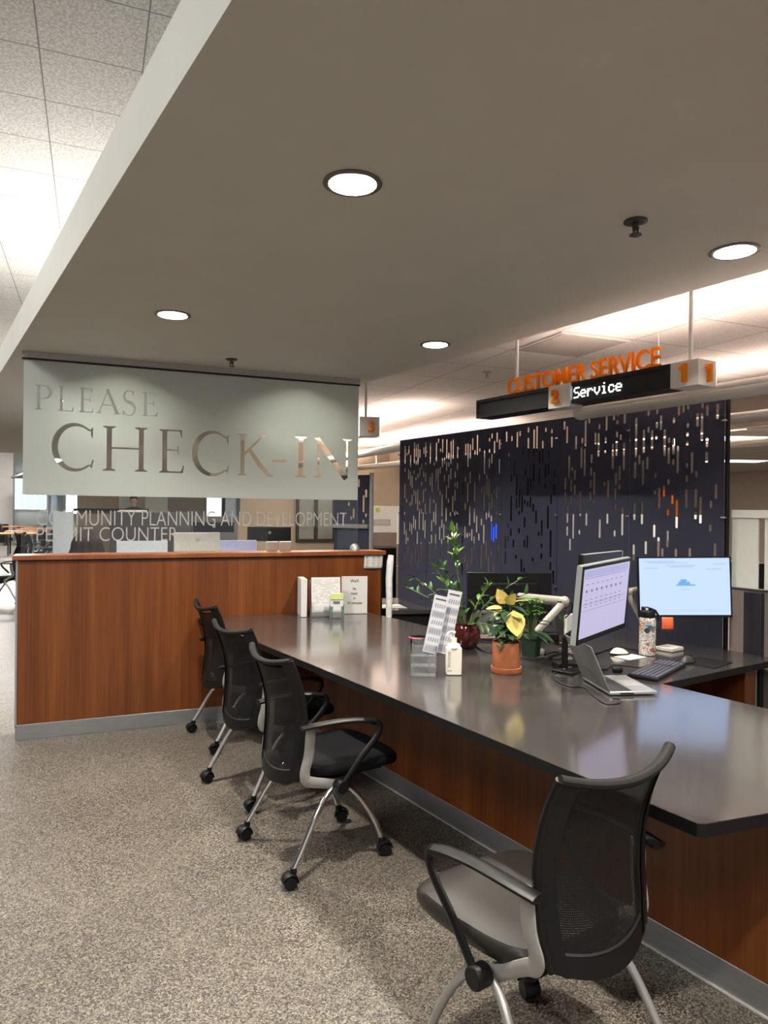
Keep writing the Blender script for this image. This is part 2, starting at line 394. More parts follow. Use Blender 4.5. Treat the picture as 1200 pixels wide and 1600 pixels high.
# lobby end
struct('wall_far', MB().bx(-14, 6, 40, 40.2, 0, 4.4), WHITEP, smooth=False)
struct('wall_left', MB().bx(-13.9, -13.7, -8, 46, 0, 4.4), WHITEP, smooth=False)
struct('wall_back', MB().bx(1.9, 6.2, 12.6, 12.75, 0, 2.73), TAN, smooth=False)
struct('wall_right', MB().bx(6, 22, 23.5, 23.7, 0, 2.73), BEIGE, smooth=False)
struct('wall_side', MB().bx(17.2, 17.4, -6, 23.5, 0, 2.73), BEIGE, smooth=False)
def beam(a, b, z0, z1, t=.2):
    a = V(a); b = V(b); d = b - a; return MB().box((0, 0, (z0 + z1) / 2), (d.length, t, z1 - z0)), (a + b) / 2, atan2(d.y, d.x)
bm, bc, br = beam((5.25, 13.6), (6.52, 4.0), 2.42, 2.73)
struct('trim_2', bm, BEIGE, loc=(bc.x, bc.y, 0), rz=br)

# ------------------------------------------------------------------ downlights, sprinklers
CANW = emit('lamp_glow', (1, .95, .88), 3)
REFL = mat('can_reflector', (.85, .82, .78), .25, .3, var=.02)
TRIMM = mat('downlight_trim', (.16, .14, .13), .4, .3)
def downlight(i, x, y, vis):
    t = thing('downlight', vis, 'ceiling light', (x, y, 2.55), 0, 'recessed downlights in the soffit')
    MB().lathe([(.078, .002), (.092, 0), (.094, -.004), (.076, -.006), (.075, .004)]).build('trim_ring', TRIMM, t)
    MB().lathe([(.077, 0), (.075, .03), (.064, .060), (.062, .063)]).build('reflector', REFL, t)
    MB().lathe([(0, .058), (.060, .058), (.060, .062), (0, .062)]).build('lamp', CANW, t)
    area('downlight_beam', (0, 0, .054), .10, .10, P_DOWN * (1.25 if i in (4, 5) else .35 if i in (6, 7) else 1), DOWNCOL, disk=True, parent=t)
LBL = ['round downlight nearest the middle of the soffit, large and bright', 'round downlight beside the black sprinkler, above the monitors',
       'small round downlight in front of the frosted glass sign, left', 'small round downlight near the right edge of the soffit',
       'round downlight behind the frosted glass, left one', 'round downlight behind the frosted glass, right one',
       'far round downlight deep behind the glass sign, left', 'far round downlight deep behind the glass sign, right',
       'round downlight overhead behind the viewpoint, left', 'round downlight overhead behind the viewpoint, right']
for i, (p, s) in enumerate(zip(DL, LBL)): downlight(i, *p, s)
def sprinkler(p, z, label, m):
    t = thing('sprinkler', label, 'sprinkler', (p[0], p[1], z), 0, 'ceiling sprinklers')
    MB().lathe([(0, 0), (.04, 0), (.04, -.006), (.03, -.010), (.012, -.012), (0, -.012)]).build('escutcheon', m, t)
    MB().cyl((0, 0, -.01), (0, 0, -.035), .008).cyl((.013, 0, -.02), (.007, 0, -.048), .003, seg=8).cyl((-.013, 0, -.02), (-.007, 0, -.048), .003, seg=8).build('frame_arms', m, t)
    MB().lathe([(0, -.048), (.02, -.048), (.022, -.051), (0, -.053)]).build('deflector', m, t)
SPRM = mat('sprinkler_metal', (.10, .09, .085), .35, .6)
sprinkler((1.761, 1.981), 2.55, 'dark sprinkler head on the soffit beside the right downlight', SPRM)
sprinkler((.877, 4.913), 2.55, 'small sprinkler head just in front of the frosted glass sign', SPRM)
sprinkler((3.15, 5.35), 2.73, 'pale sprinkler head in the office ceiling left of the orange letters', SATIN)

# ================================================================== CHECK-IN PARTITION
t = thing('reception_partition', 'cherry wood half wall with steel base below the glass sign', 'partition', (.83, 5.165, 0))
x0, x1 = -1.285, 1.285
MB().bx(x0 + .012, x1 - .012, 0, .17, .1, 1.165).build('wood_panel', CHERRY, t, .002)
MB().bx(x0 - .02, x1 + .022, -.022, .192, 1.172, 1.204).build('cap', CHERRYCAP, t, .004)
MB().bx(x0 + .012, x1 - .012, .008, .162, 1.165, 1.172).build('shadow_gap', mat('dark_recess', (.05, .014, .006), .6), t)
MB().bx(x0 + .004, x1 - .02, -.004, .174, 0, .1).build('base_plate', STEEL, t, .002)
MB().bx(x0, x0 + .012, -.004, .174, .085, 1.17).build('end_trim', SATIN, t)
MB().bx(x1 - .012, x1, -.002, .174, 0, 1.17).build('end_trim', BLACK, t)

# ------------------------------------------------------------------ glass sign with cut-out letters
GY = 5.25
gl = thing('glass_sign', 'tall glass screen with frosted band reading PLEASE CHECK-IN, standing on the wood wall', 'sign', (0, GY, 0))
gx0, gx1 = -.430, 1.932
MB().bx(gx0, gx1, -.005, .005, 1.204, 2.505).build('glass_pane', glass('clear_glass', (.97, .985, .978), .06), gl, smooth=False)
MB().bx(gx0 - .006, gx1 + .006, -.018, .018, 2.507, 2.55).build('top_channel', mat('channel_metal', (.42, .39, .36), .4, .4), gl)
MB().bx(gx0 - .006, gx1 + .006, -.0185, .0185, 2.496, 2.507).build('gasket', BLACK, gl)
def stroke(pts, ws):                        # pen stroke with changing width -> polygon
    L_, R_ = [], []
    for i, p in enumerate(pts):
        a = V((*pts[max(0, i - 1)], 0)); c = V((*pts[min(len(pts) - 1, i + 1)], 0)); d = (c - a).normalized(); nn = V((-d.y, d.x, 0))
        L_.append((p[0] + nn.x * ws[i] / 2, p[1] + nn.y * ws[i] / 2)); R_.append((p[0] - nn.x * ws[i] / 2, p[1] - nn.y * ws[i] / 2))
    return L_ + R_[::-1]
def serif(x, w, y, up, s=.075): # little foot at the end of a stem
    k = 1 if up else -1
    return [(x - s, y), (x + w + s, y), (x + w + s, y + k * .02), (x + w, y + k * .055), (x, y + k * .055), (x - s, y + k * .02)]
def stem(x, w=.115, lo=True, hi=True, s=.075):
    o = [[(x, .01), (x + w, .01), (x + w, .99), (x, .99)]]
    if lo: o.append(serif(x, w, 0, True, s))
    if hi: o.append(serif(x, w, 1, False, s))
    return o
def arc(cx, cyy, rx, ry, a0, a1, n=18): return [(cx + rx * cos(R(a0 + (a1 - a0) * i / n)), cyy + ry * sin(R(a0 + (a1 - a0) * i / n))) for i in range(n + 1)]
def g_P():
    a = arc(.27, .715, .30, .265, 90, -90); ws = [.03 + .085 * max(0, sin(pi * i / 18)) ** 1.2 for i in range(19)]
    return stem(.08) + [stroke([(.17, .98)] + a + [(.17, .45)], [.03] + ws + [.03])]
def g_L(): return stem(.08) + [[(.15, 0), (.60, 0), (.60, .035), (.15, .035)], [(.52, .0), (.62, .0), (.645, .2), (.62, .2), (.58, .06)]]
def g_E(): return stem(.08) + [[(.15, 0), (.56, 0), (.56, .035), (.15, .035)], [(.48, 0), (.58, 0), (.61, .18), (.585, .18), (.54, .06)],
    [(.15, .965), (.53, .965), (.53, 1), (.15, 1)], [(.46, 1), (.55, 1), (.555, .83), (.53, .83), (.50, .94)],
    [(.15, .51), (.47, .51), (.47, .545), (.15, .545)], [(.445, .43), (.475, .43), (.475, .63), (.445, .63)]]
def g_A(): return [stroke([(.10, .01), (.46, .99)], [.05, .04]), stroke([(.43, 1.0), (.84, .01)], [.10, .13]), [(.20, .33), (.66, .33), (.66, .37), (.20, .37)],
    serif(.08, .03, 0, True, .09), serif(.79, .10, 0, True, .09)]
def g_S():
    c = arc(.30, .76, .205, .225, 35, 270, 14) + arc(.30, .265, .235, .25, 90, -150, 16)[1:]
    n = len(c); ws = [.035 + .095 * max(0, sin(pi * min(1, max(0, (i / (n - 1) - .12) / .76)))) ** 1.6 for i in range(n)]
    return [stroke(c, ws), [(.44, .80), (.475, .80), (.485, .97), (.455, .97)], [(.045, .20), (.08, .20), (.095, .02), (.06, .02)]]
def g_C():
    c = arc(.50, .5, .455, .485, 52, 308, 36); ws = [.04 + .095 * max(0, sin(pi * i / 36)) ** 1.5 for i in range(37)]
    return [stroke([(.86, .87)] + c + [(.86, .12)], [.03] + ws + [.03]), [(.835, .78), (.875, .70), (.885, .93), (.845, .93)], [(.83, .09), (.86, .05), (.90, .24), (.87, .24)]]
def g_H(): return stem(.08, .1) + stem(.72, .1) + [[(.15, .495), (.76, .495), (.76, .535), (.15, .535)]]
def g_K(): return stem(.08, .11) + [stroke([(.17, .50), (.72, .98)], [.045, .05]), stroke([(.33, .62), (.60, .28), (.86, .03), (.99, 0)], [.10, .125, .10, .03]), serif(.66, .08, 1, False, .10)]
def g_I(): return stem(.10, .11)
def g_N(): return [stroke([(.14, .99), (.14, .01)], [.05, .05]), serif(.115, .05, 0, True, .09), [(.02, 1), (.16, 1), (.12, .93)], stroke([(.11, .99), (.88, -.02)], [.13, .13]),
    stroke([(.90, .99), (.90, 0)], [.05, .045]), serif(.875, .05, 1, False, .10)]
def g_D(): return [[(0, .25), (1, .35), (1, .75), (0, .65)]]
LET = [(g_P, -.358, -.254, 2.167, 2.333), (g_L, -.218, -.122, 2.167, 2.333), (g_E, -.088, .002, 2.167, 2.335), (g_A, .019, .177, 2.166, 2.336), (g_S, .190, .277, 2.160, 2.338), (g_E, .318, .421, 2.166, 2.333),
       (g_C, -.255, .006, 1.768, 2.085), (g_H, .064, .355, 1.774, 2.082), (g_E, .434, .606, 1.772, 2.079), (g_C, .659, .925, 1.762, 2.081), (g_K, .987, 1.254, 1.768, 2.078), (g_D, 1.240, 1.363, 1.860, 1.910), (g_I, 1.421, 1.512, 1.767, 2.076), (g_N, 1.568, 1.876, 1.768, 2.074)]
cut = MB()
FM = X4(((1, 0, 0, 0), (0, 0, -1, 0), (0, 1, 0, 0), (0, 0, 0, 1)))     # (x, y) of a drawing -> (x, z) upright
kk = 0
for fn, a, c, z0, z1 in LET:
    g = fn(); xs = [p[0] for q in g for p in q]; mn, mx_ = min(xs), max(xs)
    for q in g:
        kk += 1; e = .004 + .00003 * kk       # every cutter ends at a depth of its own, so no two caps coincide
        cut.prism([(a + (p[0] - mn) / (mx_ - mn) * (c - a), z0 + p[1] * (z1 - z0)) for p in q], -e, e, FM)
cm = cut.mesh('cut', FROST, smooth=False); co = meshobj('cut', cm); co.location = (0, -.0065, 0)
fm = MB().bx(gx0 + .004, gx1 - .002, -.0075, -.0055, 1.600, 2.494).mesh('frosted_film', FROST, smooth=False); fo = meshobj('frosted_film', fm)
bo = fo.modifiers.new('b', 'BOOLEAN'); bo.operation = 'DIFFERENCE'; bo.object = co; bo.solver = 'EXACT'; bo.use_self = True
me = evalmesh(fo, 'frosted_film'); fo.modifiers.clear(); fo.data = me; fo.parent = gl; fo['label'] = 'frosted band with clear cut-out letters'
bpy.data.objects.remove(co)
LETW = mat('etched_white', (.46, .46, .45), .7, var=.02)
me = textmesh('COMMUNITY PLANNING AND DEVELOPMENT', .1, offset=-.0012); textobj('lettering', 'COMMUNITY PLANNING AND DEVELOPMENT', .1, LETW, fitM(me, -.342, 1.84, 1.397, 1.502, -.0065), gl, offset=-.0012)
me = textmesh('PERMIT COUNTER', .1, offset=-.0012); textobj('lettering', 'PERMIT COUNTER', .1, LETW, fitM(me, -.341, .564, 1.290, 1.386, -.0065), gl, offset=-.0012)
MB().lathe([(0, 0), (.04, 0), (.036, .03), (.02, .05), (0, .055)]).build('glass_clamp', SATIN, gl, loc=(gx1 - .02, .0, 1.204))

# ================================================================== COUNTER
A_ = V((.703, 5.160, 0)); ROT = ANG
def cw(x, y, z=0): return A_ + NV * x + DV * y + V((0, 0, z))
ct = thing('counter_worktop', 'dark grey laminate worktop with return, running from the wood wall past the chairs', 'worktop')
wp = [(.703, 5.160), (1.409, 1.343), (1.425, 1.333), (2.65, 1.265), (2.406, 2.507), (3.415, 2.717), (3.085, 4.40), (2.09, 4.32), (1.925, 5.160)]
MB().prism(wp[::-1], TOP - .002, TOP).build('top_slab', [LAMINATE], ct, smooth=False)
MB().prism(wp[::-1], TOP - .0355, TOP - .0022).build('edge_band', mat('edge_black', (.006, .006, .0065), .5, spec=.25), ct)
cb = thing('service_counter', 'cherry wood counter front with grey metal toe kick, behind the mesh chairs', 'counter', (A_.x, A_.y, 0), ROT)
tn = math.tan(ANG)
def basepoly(x0, x1): return [(x0, -5.6), (x1, -5.6), (x1, -x1 * tn - .004), (x0, -x0 * tn - .004)]
MB().prism(basepoly(.515, 1.0), .1, TOP - .038).build('wood_front', CHERRY, cb)
MB().prism(basepoly(.512, .99), 0, .1).build('toe_kick', STEEL, cb, .002)
MB().prism(basepoly(.506, .512), 0, .006).build('floor_seal', mat('sealant', (.55, .53, .50), .6), cb)
rb = thing('return_base', 'dark wood panel under the far desk return at the right', 'desk base', (2.406, 2.507, 0), R(11.8))
MB().bx(.10, .99, .36, .38, .05, TOP - .038).build('modesty_panel', CHERRY, rb)
MB().bx(.80, .90, .05, .36, 0, TOP - .038).build('end_panel', CHERRY, rb, .002)
MB().bx(.905, .915, .05, .36, 0, TOP - .038).build('edge_strip', SATIN, rb)

# ================================================================== CHAIRS
def interp(z, tab):
    for (a, p), (b, q) in zip(tab, tab[1:]):
        if z <= b: return p + (q - p) * (z - a) / (b - a)
    return tab[-1][1]
def smoothpts(pts, n=6):
    pts = [V(p) for p in pts]; out = []
    for i in range(len(pts) - 1):
        p0 = pts[max(0, i - 1)]; p1 = pts[i]; p2 = pts[i + 1]; p3 = pts[min(len(pts) - 1, i + 2)]
        for k in range(n):
            u = k / n; out.append(.5 * ((2 * p1) + (p2 - p0) * u + (2 * p0 - 5 * p1 + 4 * p2 - p3) * u * u + (3 * p1 - p0 - 3 * p2 + p3) * u ** 3))
    return out + [pts[-1]]
PROF = [(.33, -.205), (.39, -.195), (.48, -.180), (.58, -.168), (.66, -.165), (.73, -.172), (.80, -.188), (.87, -.212), (.94, -.245)]
HW = [(.33, .155), (.42, .183), (.52, .198), (.66, .208), (.80, .211), (.94, .215)]
def backpt(u, v, off=0):                     # u in -1..1 across, v in 0..1 up
    zt = .932 - .030 * (1 - u * u); zb = .408 - .040 * (1 - u * u); z = zb + (zt - zb) * v
    zz = .408 + .524 * v
    return V((interp(zz, PROF) - .045 * (1 - u * u) - off, u * interp(zz, HW), z))
def make_chair(label):
    t = thing('mesh_chair', label, 'chair', (0, 0, 0), 0, 'mesh back chairs at the counter')
    MB().grid(lambda a, b: backpt((a * 2 - 1) * .86, .06 + b * .90), 20, 24, uv=True).build('back_mesh', WEAVE, t)
    f = MB()
    for sg in (-1, 1):
        f.grid(lambda a, b: backpt(sg * (.80 + .20 * a), b, -.012 + .006 * a), 3, 24)
        f.grid(lambda a, b: backpt(sg * (.80 + .20 * a), b, .012 - .004 * a), 3, 24)
        f.tube([backpt(sg, i / 24) for i in range(25)], .011, 8)
        f.tube([backpt(sg * .81, i / 24) for i in range(25)], .008, 8)
    f.grid(lambda a, b: backpt(a * 2 - 1, b * .10, .008), 20, 3).grid(lambda a, b: backpt(a * 2 - 1, b * .10, -.008), 20, 3)
    f.tube([backpt(i / 12 - 1, .10) for i in range(25)], .007, 6)
    f.build('back_frame', BLACK, t)
    MB().tube([backpt((i / 12 - 1), 1.0) for i in range(25)], .0, 10, flat=(.013, .015, (0, 0, 1))).build('top_rail', mat('rail_plastic', (.010, .0095, .009), .65, spec=.2), t)
    # seat cushion: stacked rounded outlines
    def outl(sc, z, dx=0):
        o = []
        for k in range(40):
            a = 2 * pi * k / 40; ca, sa = cos(a), sin(a); e = 2 / 4.2
            x = .245 * abs(ca) ** e * (1 if ca > 0 else -1); y = .232 * abs(sa) ** e * (1 if sa > 0 else -1)
            y *= 1 - .10 * max(0, -x / .262)
            xx = .098 + dx + x * sc; o.append(V((xx, y * sc, z - .030 * max(0, (xx - .22) / .15) ** 2 - .012 * (xx < -.05) * 0)))
        return o
    sb = MB(); rows = [outl(.86, .402), outl(.97, .412), outl(1, .428), outl(.995, .447), outl(.95, .460), outl(.80, .466), outl(.45, .463), outl(.1, .461)]
    vr = [[sb.b.verts.new(p) for p in r_] for r_ in rows]
    for a, b in zip(vr, vr[1:]):
        for k in range(40): sb.b.faces.new((a[k], a[(k + 1) % 40], b[(k + 1) % 40], b[k]))
    sb.b.faces.new(vr[0][::-1]); sb.b.faces.new(vr[-1])
    sb.build('seat', mat('brown_black_vinyl', (.017, .0138, .0115), .42, var=.10, scale=40, spec=.5), t)
    MB().bx(-.12, .25, -.17, .17, .378, .404).build('seat_pan', BLACKM, t, .012)
    MB().tube([(-.012, -.215, .365), (-.012, .215, .365)], .017, 12).build('cross_beam', BRACK, t)
    for sg in (-1, 1):
        y = sg * .212
        b = MB()
        b.tube(smoothpts([(-.146, y * 1.03, .650), (-.152, y * 1.01, .53), (-.166, y * .97, .455), (-.160, y * .94, .415), (-.13, y * .93, .396), (-.012, y * .93, .366)], 5), 0, 10, flat=(.009, .024, (0, sg, 0)))
        b.build('back_bracket', BRACK, t)
        h = MB(); h.cyl((-.012, sg * .218, .372), (-.012, sg * .268, .372), .030, seg=20); h.build('hub_knob', BLACK, t, .005)
        arm = MB(); arm.tube(smoothpts([(-.20, sg * .236, .648), (-.12, sg * .246, .654), (.0, sg * .252, .655), (.10, sg * .254, .644), (.148, sg * .254, .634)], 5), 0, 10, flat=(.011, .025, (0, 0, 1)))
        arm.tube(smoothpts([(.133, sg * .254, .636), (.168, sg * .255, .622), (.178, sg * .255, .596), (.155, sg * .255, .555), (.08, sg * .254, .48), (-.012, sg * .252, .372)], 6), 0, 10, flat=(.010, .0145, (0, sg, 0)))
        arm.build('armrest', BLACK, t)
        for fr in (0, 1):
            if fr: pts = [(-.01, sg * .20, .366), (.055, sg * .201, .338), (.125, sg * .203, .262), (.185, sg * .204, .165), (.224, sg * .205, .078)]
            else: pts = [(-.02, sg * .21, .362), (-.075, sg * .222, .330), (-.132, sg * .236, .258), (-.190, sg * .249, .160), (-.240, sg * .258, .078)]
            lg = MB().tube(smoothpts(pts, 6), .0125, 12).build('leg', SATIN, t)
            x, y_ = pts[-1][0], pts[-1][1]; cs = MB(); ca = random.uniform(-.5, .5) + (pi if fr else 0)
            Mr = X4.Rotation(ca, 4, 'Z')
            for s2 in (-1, 1):
                a0 = Mr @ V((-.016, s2 * .006, .029)); a1 = Mr @ V((-.016, s2 * .023, .029)); o = V((x, y_, 0)); cs.cyl(o + a0, o + a1, .029, .027, 18)
            cs.cyl((x, y_, .035), (x, y_, .085), .013, .015, 12)
            hd = [V((x, y_, 0)) + Mr @ V((-.016 + .033 * cos(a), 0, .031 + .033 * sin(a))) for a in [R(q) for q in range(-10, 171, 20)]]
            cs.tube(hd, 0, 8, flat=(.026, .004, tuple(Mr @ V((0, 1, 0)))))
            cs.build('caster', BLACK, lg)
    return t
CH = make_chair('black mesh chair in the foreground, back towards us, at the near end of the counter')
CH.location = (1.130, 1.600, 0); CH.rotation_euler = (0, 0, R(103))
g = 'mesh back chairs at the counter'
c3 = dup(CH, (.947, 3.054, 0), R(10), 'black mesh chair with shiny chrome legs and its full seat in view', g)
seatm = None
def fabric_seat(r):
    global seatm
    for ch in r.children:
        if ch.name.startswith('seat') and not ch.name.startswith('seat_pan'):
            if seatm is None: seatm = ch.data.copy(); seatm.materials[0] = SEATF
            ch.data = seatm
for q_ in (c3,): q_.scale = (.97,) * 3
fabric_seat(c3)
for ch in c3.children:
    if ch.name.startswith('leg'):
        ch.data = ch.data.copy(); ch.data.materials[0] = CHROME
c2_ = dup(CH, (.913, 3.846, 0), R(17), 'black mesh chair with grey legs between the other two counter chairs', g)
c2_.scale = (.97,) * 3; fabric_seat(c2_)
c1_ = dup(CH, (.919, 4.738, 0), R(9), 'black mesh chair with grey legs closest to the wood wall', g)
c1_.scale = (.97,) * 3; fabric_seat(c1_)

# the foreground chair has a slightly shorter back than the other three
for ch in CH.children:
    if ch.name.startswith(('back_mesh', 'back_frame', 'back_bracket')):
        ch.data = ch.data.copy()
        for v_ in ch.data.vertices:
            z, x = v_.co.z, v_.co.x; k_ = min(1, max(0, (.62 - z) / .18)) if ch.name.startswith('back_bracket') else 1; v_.co.z = z + k_ * .046 * min(1, max(0, (.93 - z) / .52)) * min(1, max(0, (-x - .03) / .10))
CH.scale = (.985,) * 3

# ================================================================== PERFORATED SCREEN
SA = R(10.9); s0 = V((3.375, 3.044, 0))
SLOTS = [(607,1883,2140),(515,2142,2186),(452,2145,2186),(423,2042,2136),(453,2056,2097),(514,2034,2072),(548,1905,2057),(487,1924,2050),(456,1985,2013),(396,1878,2046),(365,1957,1992),(333,1883,1985),(366,1828,1930),(303,1767,1936),(334,1819,1857),(298,2121,2186),(267,2135,2186),(236,2151,2177),(332,2077,2114),(237,2041,2069),(239,1986,2015),(240,1932,1958),(174,2042,2123),(143,2147,2183),(111,2099,2164),(145,1955,2120),(47,2073,2163),(111,1914,1974),(113,1822,1887),(207,1763,1891),(240,1799,1829),(178,1736,1779),(241,1712,1753),(580,1835,1898),(520,1802,1880),(612,1745,1853),(552,1702,1861),(459,1745,1775),(366,1699,1735),(462,1636,1665),(431,1552,1681),(397,1624,1694),(337,1579,1635),(306,1431,1605),(368,1507,1546),(242,1555,1668),(179,1555,1667),(148,1463,1621),(180,1488,1531),(82,1555,1598),(51,1609,1694),(85,1417,1457),(54,1271,1349),(614,1476,1586),(556,1449,1596),(464,1369,1449),(370,1311,1415),(432,1249,1371),(525,1259,1342),(616,1212,1317),(403,1250,1302),(309,1256,1305),(215,1262,1314),(697,2111,2186),(845,2077,2181),(785,2140,2186),(753,2164,2186),(756,2112,2138),(993,2140,2177),(1025,1982,2166),(905,2092,2127),(938,1991,2070),(911,1905,2066),(851,1994,2033),(758,2023,2063),(728,2004,2041),(1110,1968,2063),(1054,2007,2045),(1194,2018,2139),(1219,2117,2177),(791,1816,1985),(761,1901,1999),(701,1801,1985),(854,1923,1946),(1060,1833,1980),(1031,1776,1968),(970,1864,1924),(1172,1761,1924),(1118,1749,1822),(1143,1816,1844),(973,1776,1834),(945,1644,1801),(976,1690,1750),(733,1737,1835),(763,1707,1788),(1205,1684,1772),(1151,1668,1760),(1119,1642,1718),(735,1675,1713),(856,1702,1729),(827,1616,1742),(768,1602,1683),(766,1546,1584),(979,1600,1665),(1066,1494,1671),(1206,1588,1669),(1152,1585,1637),(1123,1587,1623),(948,1583,1615),(1183,1446,1570),(1128,1335,1509),(1010,1430,1530),(708,1373,1558),(830,1447,1528),(893,1349,1477),(769,1363,1404),(1184,1353,1420),(1071,1367,1398),(1156,1249,1334)]
def slot(x, z0, z1, w):
    r = w / 2; return [(x - r, z0 + r * .7), (x - r * .6, z0), (x + r * .6, z0), (x + r, z0 + r * .7), (x + r, z1 - r * .7), (x + r * .6, z1), (x - r * .6, z1), (x - r, z1 - r * .7)]
def auto_slots(a, b, n, rng, ztop=2.17, zlow=1.02):
    cols = {}; out = []; k = 0; tries = 0
    while k < n and tries < 9000:
        tries += 1
        c = rng.randint(0, int((b - a - .06) / .03)); x = a + .03 + c * .03
        z = zlow + (ztop - zlow) * (1 - rng.random() ** 1.25 * .98); L = rng.choice((.03, .04, .06, .08, .1, .12, .14, .17, .2)); z0 = z - L
        if z0 < zlow - .05 or z > ztop: continue
        if any(not (z0 - .02 > q1 or z + .02 < q0) for q0, q1 in cols.get(c, [])): continue
        if any(not (z0 + .05 > q1 or z - .05 < q0) for q0, q1 in cols.get(c + 1, []) + cols.get(c - 1, [])) and rng.random() < .6: continue
        cols.setdefault(c, []).append((z0, z)); out.append((x, z0, z)); k += 1
    return out
sc = thing('perforated_screen', 'tall navy felt privacy screen cut with vertical slots behind the desk', 'screen', (s0.x, s0.y, 0), SA)
BND = [0, .655, 1.279, 1.870, 2.40, 2.86, 3.31]
rng = random.Random(3)
PM = X4(((0, 0, 1, 0), (1, 0, 0, 0), (0, 1, 0, 0), (0, 0, 0, 1)))      # drawing (s, z) -> local (0, s, z)
for i in range(6):
    a, b = BND[i] + .002, BND[i + 1] - .002
    if i < 2: sl = [(q[0] / 1000, q[1] / 1000, q[2] / 1000) for q in SLOTS if a + .012 < q[0] / 1000 < b - .012]
    else: sl = auto_slots(a, b, 66 if i < 4 else 60, rng)
    loops = [[(a, .02), (b, .02), (b, 2.2), (a, 2.2)]] + [slot(x, z0, z1, .0185) for x, z0, z1 in sl]
    meshobj('felt_panel', filled(loops, .0022, 'felt_panel', NAVY, PM), sc)
for b in BND:
    for z in (2.06, 1.50, .98):
        MB().box((-.008, b, z), (.02, .026, .010)).build('clip', CHROME, sc, .002)
for b in (BND[0], BND[2], BND[4], BND[6]):
    MB().cyl((.028, b, 0), (.028, b, 2.2), .014, seg=10).build('post', BLACK, sc)

# ================================================================== HANGING NUMBER SIGNS
SG = V((2.748, 2.643, 0)); sgr = R(10.5)
hs = thing('hanging_sign', 'long black hanging sign with orange CUSTOMER SERVICE letters and number cubes 1 and 2', 'sign', (SG.x, SG.y, 0), sgr)
# local: y runs away along the sign, x = depth (front face at x = 0)
SB, ST = 2.157, 2.287
L1 = 1.674
MB().bx(.010, .14, .158, L1, SB + .004, ST - .002).build('display_bar', BLACK, hs, .002)
MB().bx(0, .011, .60, L1, ST - .024, ST - .002).bx(0, .011, .60, L1, SB + .004, SB + .026).bx(0, .011, L1 - .02, L1, SB + .026, ST - .024).bx(0, .011, .158, .60, ST - .022, ST - .002).bx(0, .011, .158, .60, SB + .004, SB + .024).bx(0, .011, .158, .175, SB + .024, ST - .022).build('bezel', BLACK, hs)
MB().bx(.002, .150, 0, .157, SB, ST).build('number_cube', SIGNW, hs, .002)
yb = 0.0
def sg_y(px):                                # where a sight line meets the sign's front
    d = FW + RT * ((px - 600) / F); n_ = V((cos(sgr), sin(sgr), 0)); tt = (SG - EYEP).dot(n_) / d.dot(n_); q = EYEP + d * tt - SG
    return q.dot(V((-sin(sgr), cos(sgr), 0)))
y2a, y2b = sg_y(890.5), sg_y(857)
MB().bx(-.012, .10, y2a, y2b, SB - .012, ST - .004).build('number_cube', SIGNW, hs, .002)
TX = X4(((0, 0, -1, 0), (-1, 0, 0, 0), (0, 1, 0, 0), (0, 0, 0, 1)))     # text x -> -y, text y -> z, faces -x
def sign_text(name, body, size, m, yl, z, x, ext, xs=1.0, off=0.004, sp=1.0):
    me = textmesh(body, size, ext, xs, offset=off, space=sp); me.transform(X4.Translation((x, yl, z)) @ TX); me.materials.clear(); me.materials.append(m)
    return meshobj(name, me, hs)
ONE = [(.020, 0), (.042, 0), (.042, .092), (.028, .092), (.0, .072), (.008, .060), (.020, .068)]
meshobj('numeral', MB().prism(ONE, -.010, .010, X4.Translation((-.010, .100, SB + .020)) @ TX).mesh('numeral', ORANGE), hs)
meshobj('numeral', MB().prism(ONE, -.010, .010, X4.Translation((.052, -.010, SB + .020)) @ FM).mesh('numeral', ORANGE), hs)
sign_text('numeral', '2', .105, ORANGE, y2b - .040, SB + .020, -.024, .010)
ya, yz = sg_y(789), sg_y(1021)
me = textmesh('CUSTOMER SERVICE', .15, .009, 1, offset=.0012); xs = [v.co.x for v in me.vertices]; k = (ya - yz) / (max(xs) - min(xs))
me.transform(X4.Translation((.020, ya + .01, ST - .002)) @ TX @ X4.Diagonal((k * 1.02, 1, 1, 1))); me.materials.clear(); me.materials.append(ORANGE)
meshobj('lettering', me, hs)['label'] = 'orange standing letters CUSTOMER SERVICE'
# dot matrix word
DOT = {'S': '01111 10000 10000 01110 00001 00001 11110', 'e': '00000 00000 01110 10001 11111 10000 01110', 'r': '00000 00000 10110 11001 10000 10000 10000',
       'v': '00000 00000 10001 10001 10001 01010 00100', 'i': '00100 00000 01100 00100 00100 00100 01110', 'c': '00000 00000 01110 10001 10000 10001 01110'}
yS, yE = sg_y(894), sg_y(969); dm = MB(); pitch = (yS - yE) / 41
for ci, chh in enumerate('Service'):
    for r_, row in enumerate(DOT[chh].split()):
        for q, v_ in enumerate(row):
            if v_ == '1': dm.box((.0075, yS - (ci * 6 + q) * pitch, SB + .092 - r_ * .0092), (.004, pitch * .86, .0074))
for q in (2, 3, 5): dm.box((.0075, yS + .022, SB + .092 - q * .0092), (.004, .004, .0074))
dm.build('led_dots', emit('led_white', (.95, .97, 1), 1.6), hs, smooth=False)
for px in (1054, 787):
    MB().cyl((.075, sg_y(px) - .03, ST - .01), (.075, sg_y(px) - .03, 2.73), .011, seg=12).build('hanger_rod', SIGNW, hs)
q3 = onz(579, 651, 2.285)
h3 = thing('hanging_sign', 'small white hanging cube with orange numeral 3 beside the glass sign', 'sign', (q3.x, q3.y, 0), R(-14))
MB().bx(-.09, .075, 0, .15, 2.125, 2.285).build('number_cube', SIGNW, h3, .002)
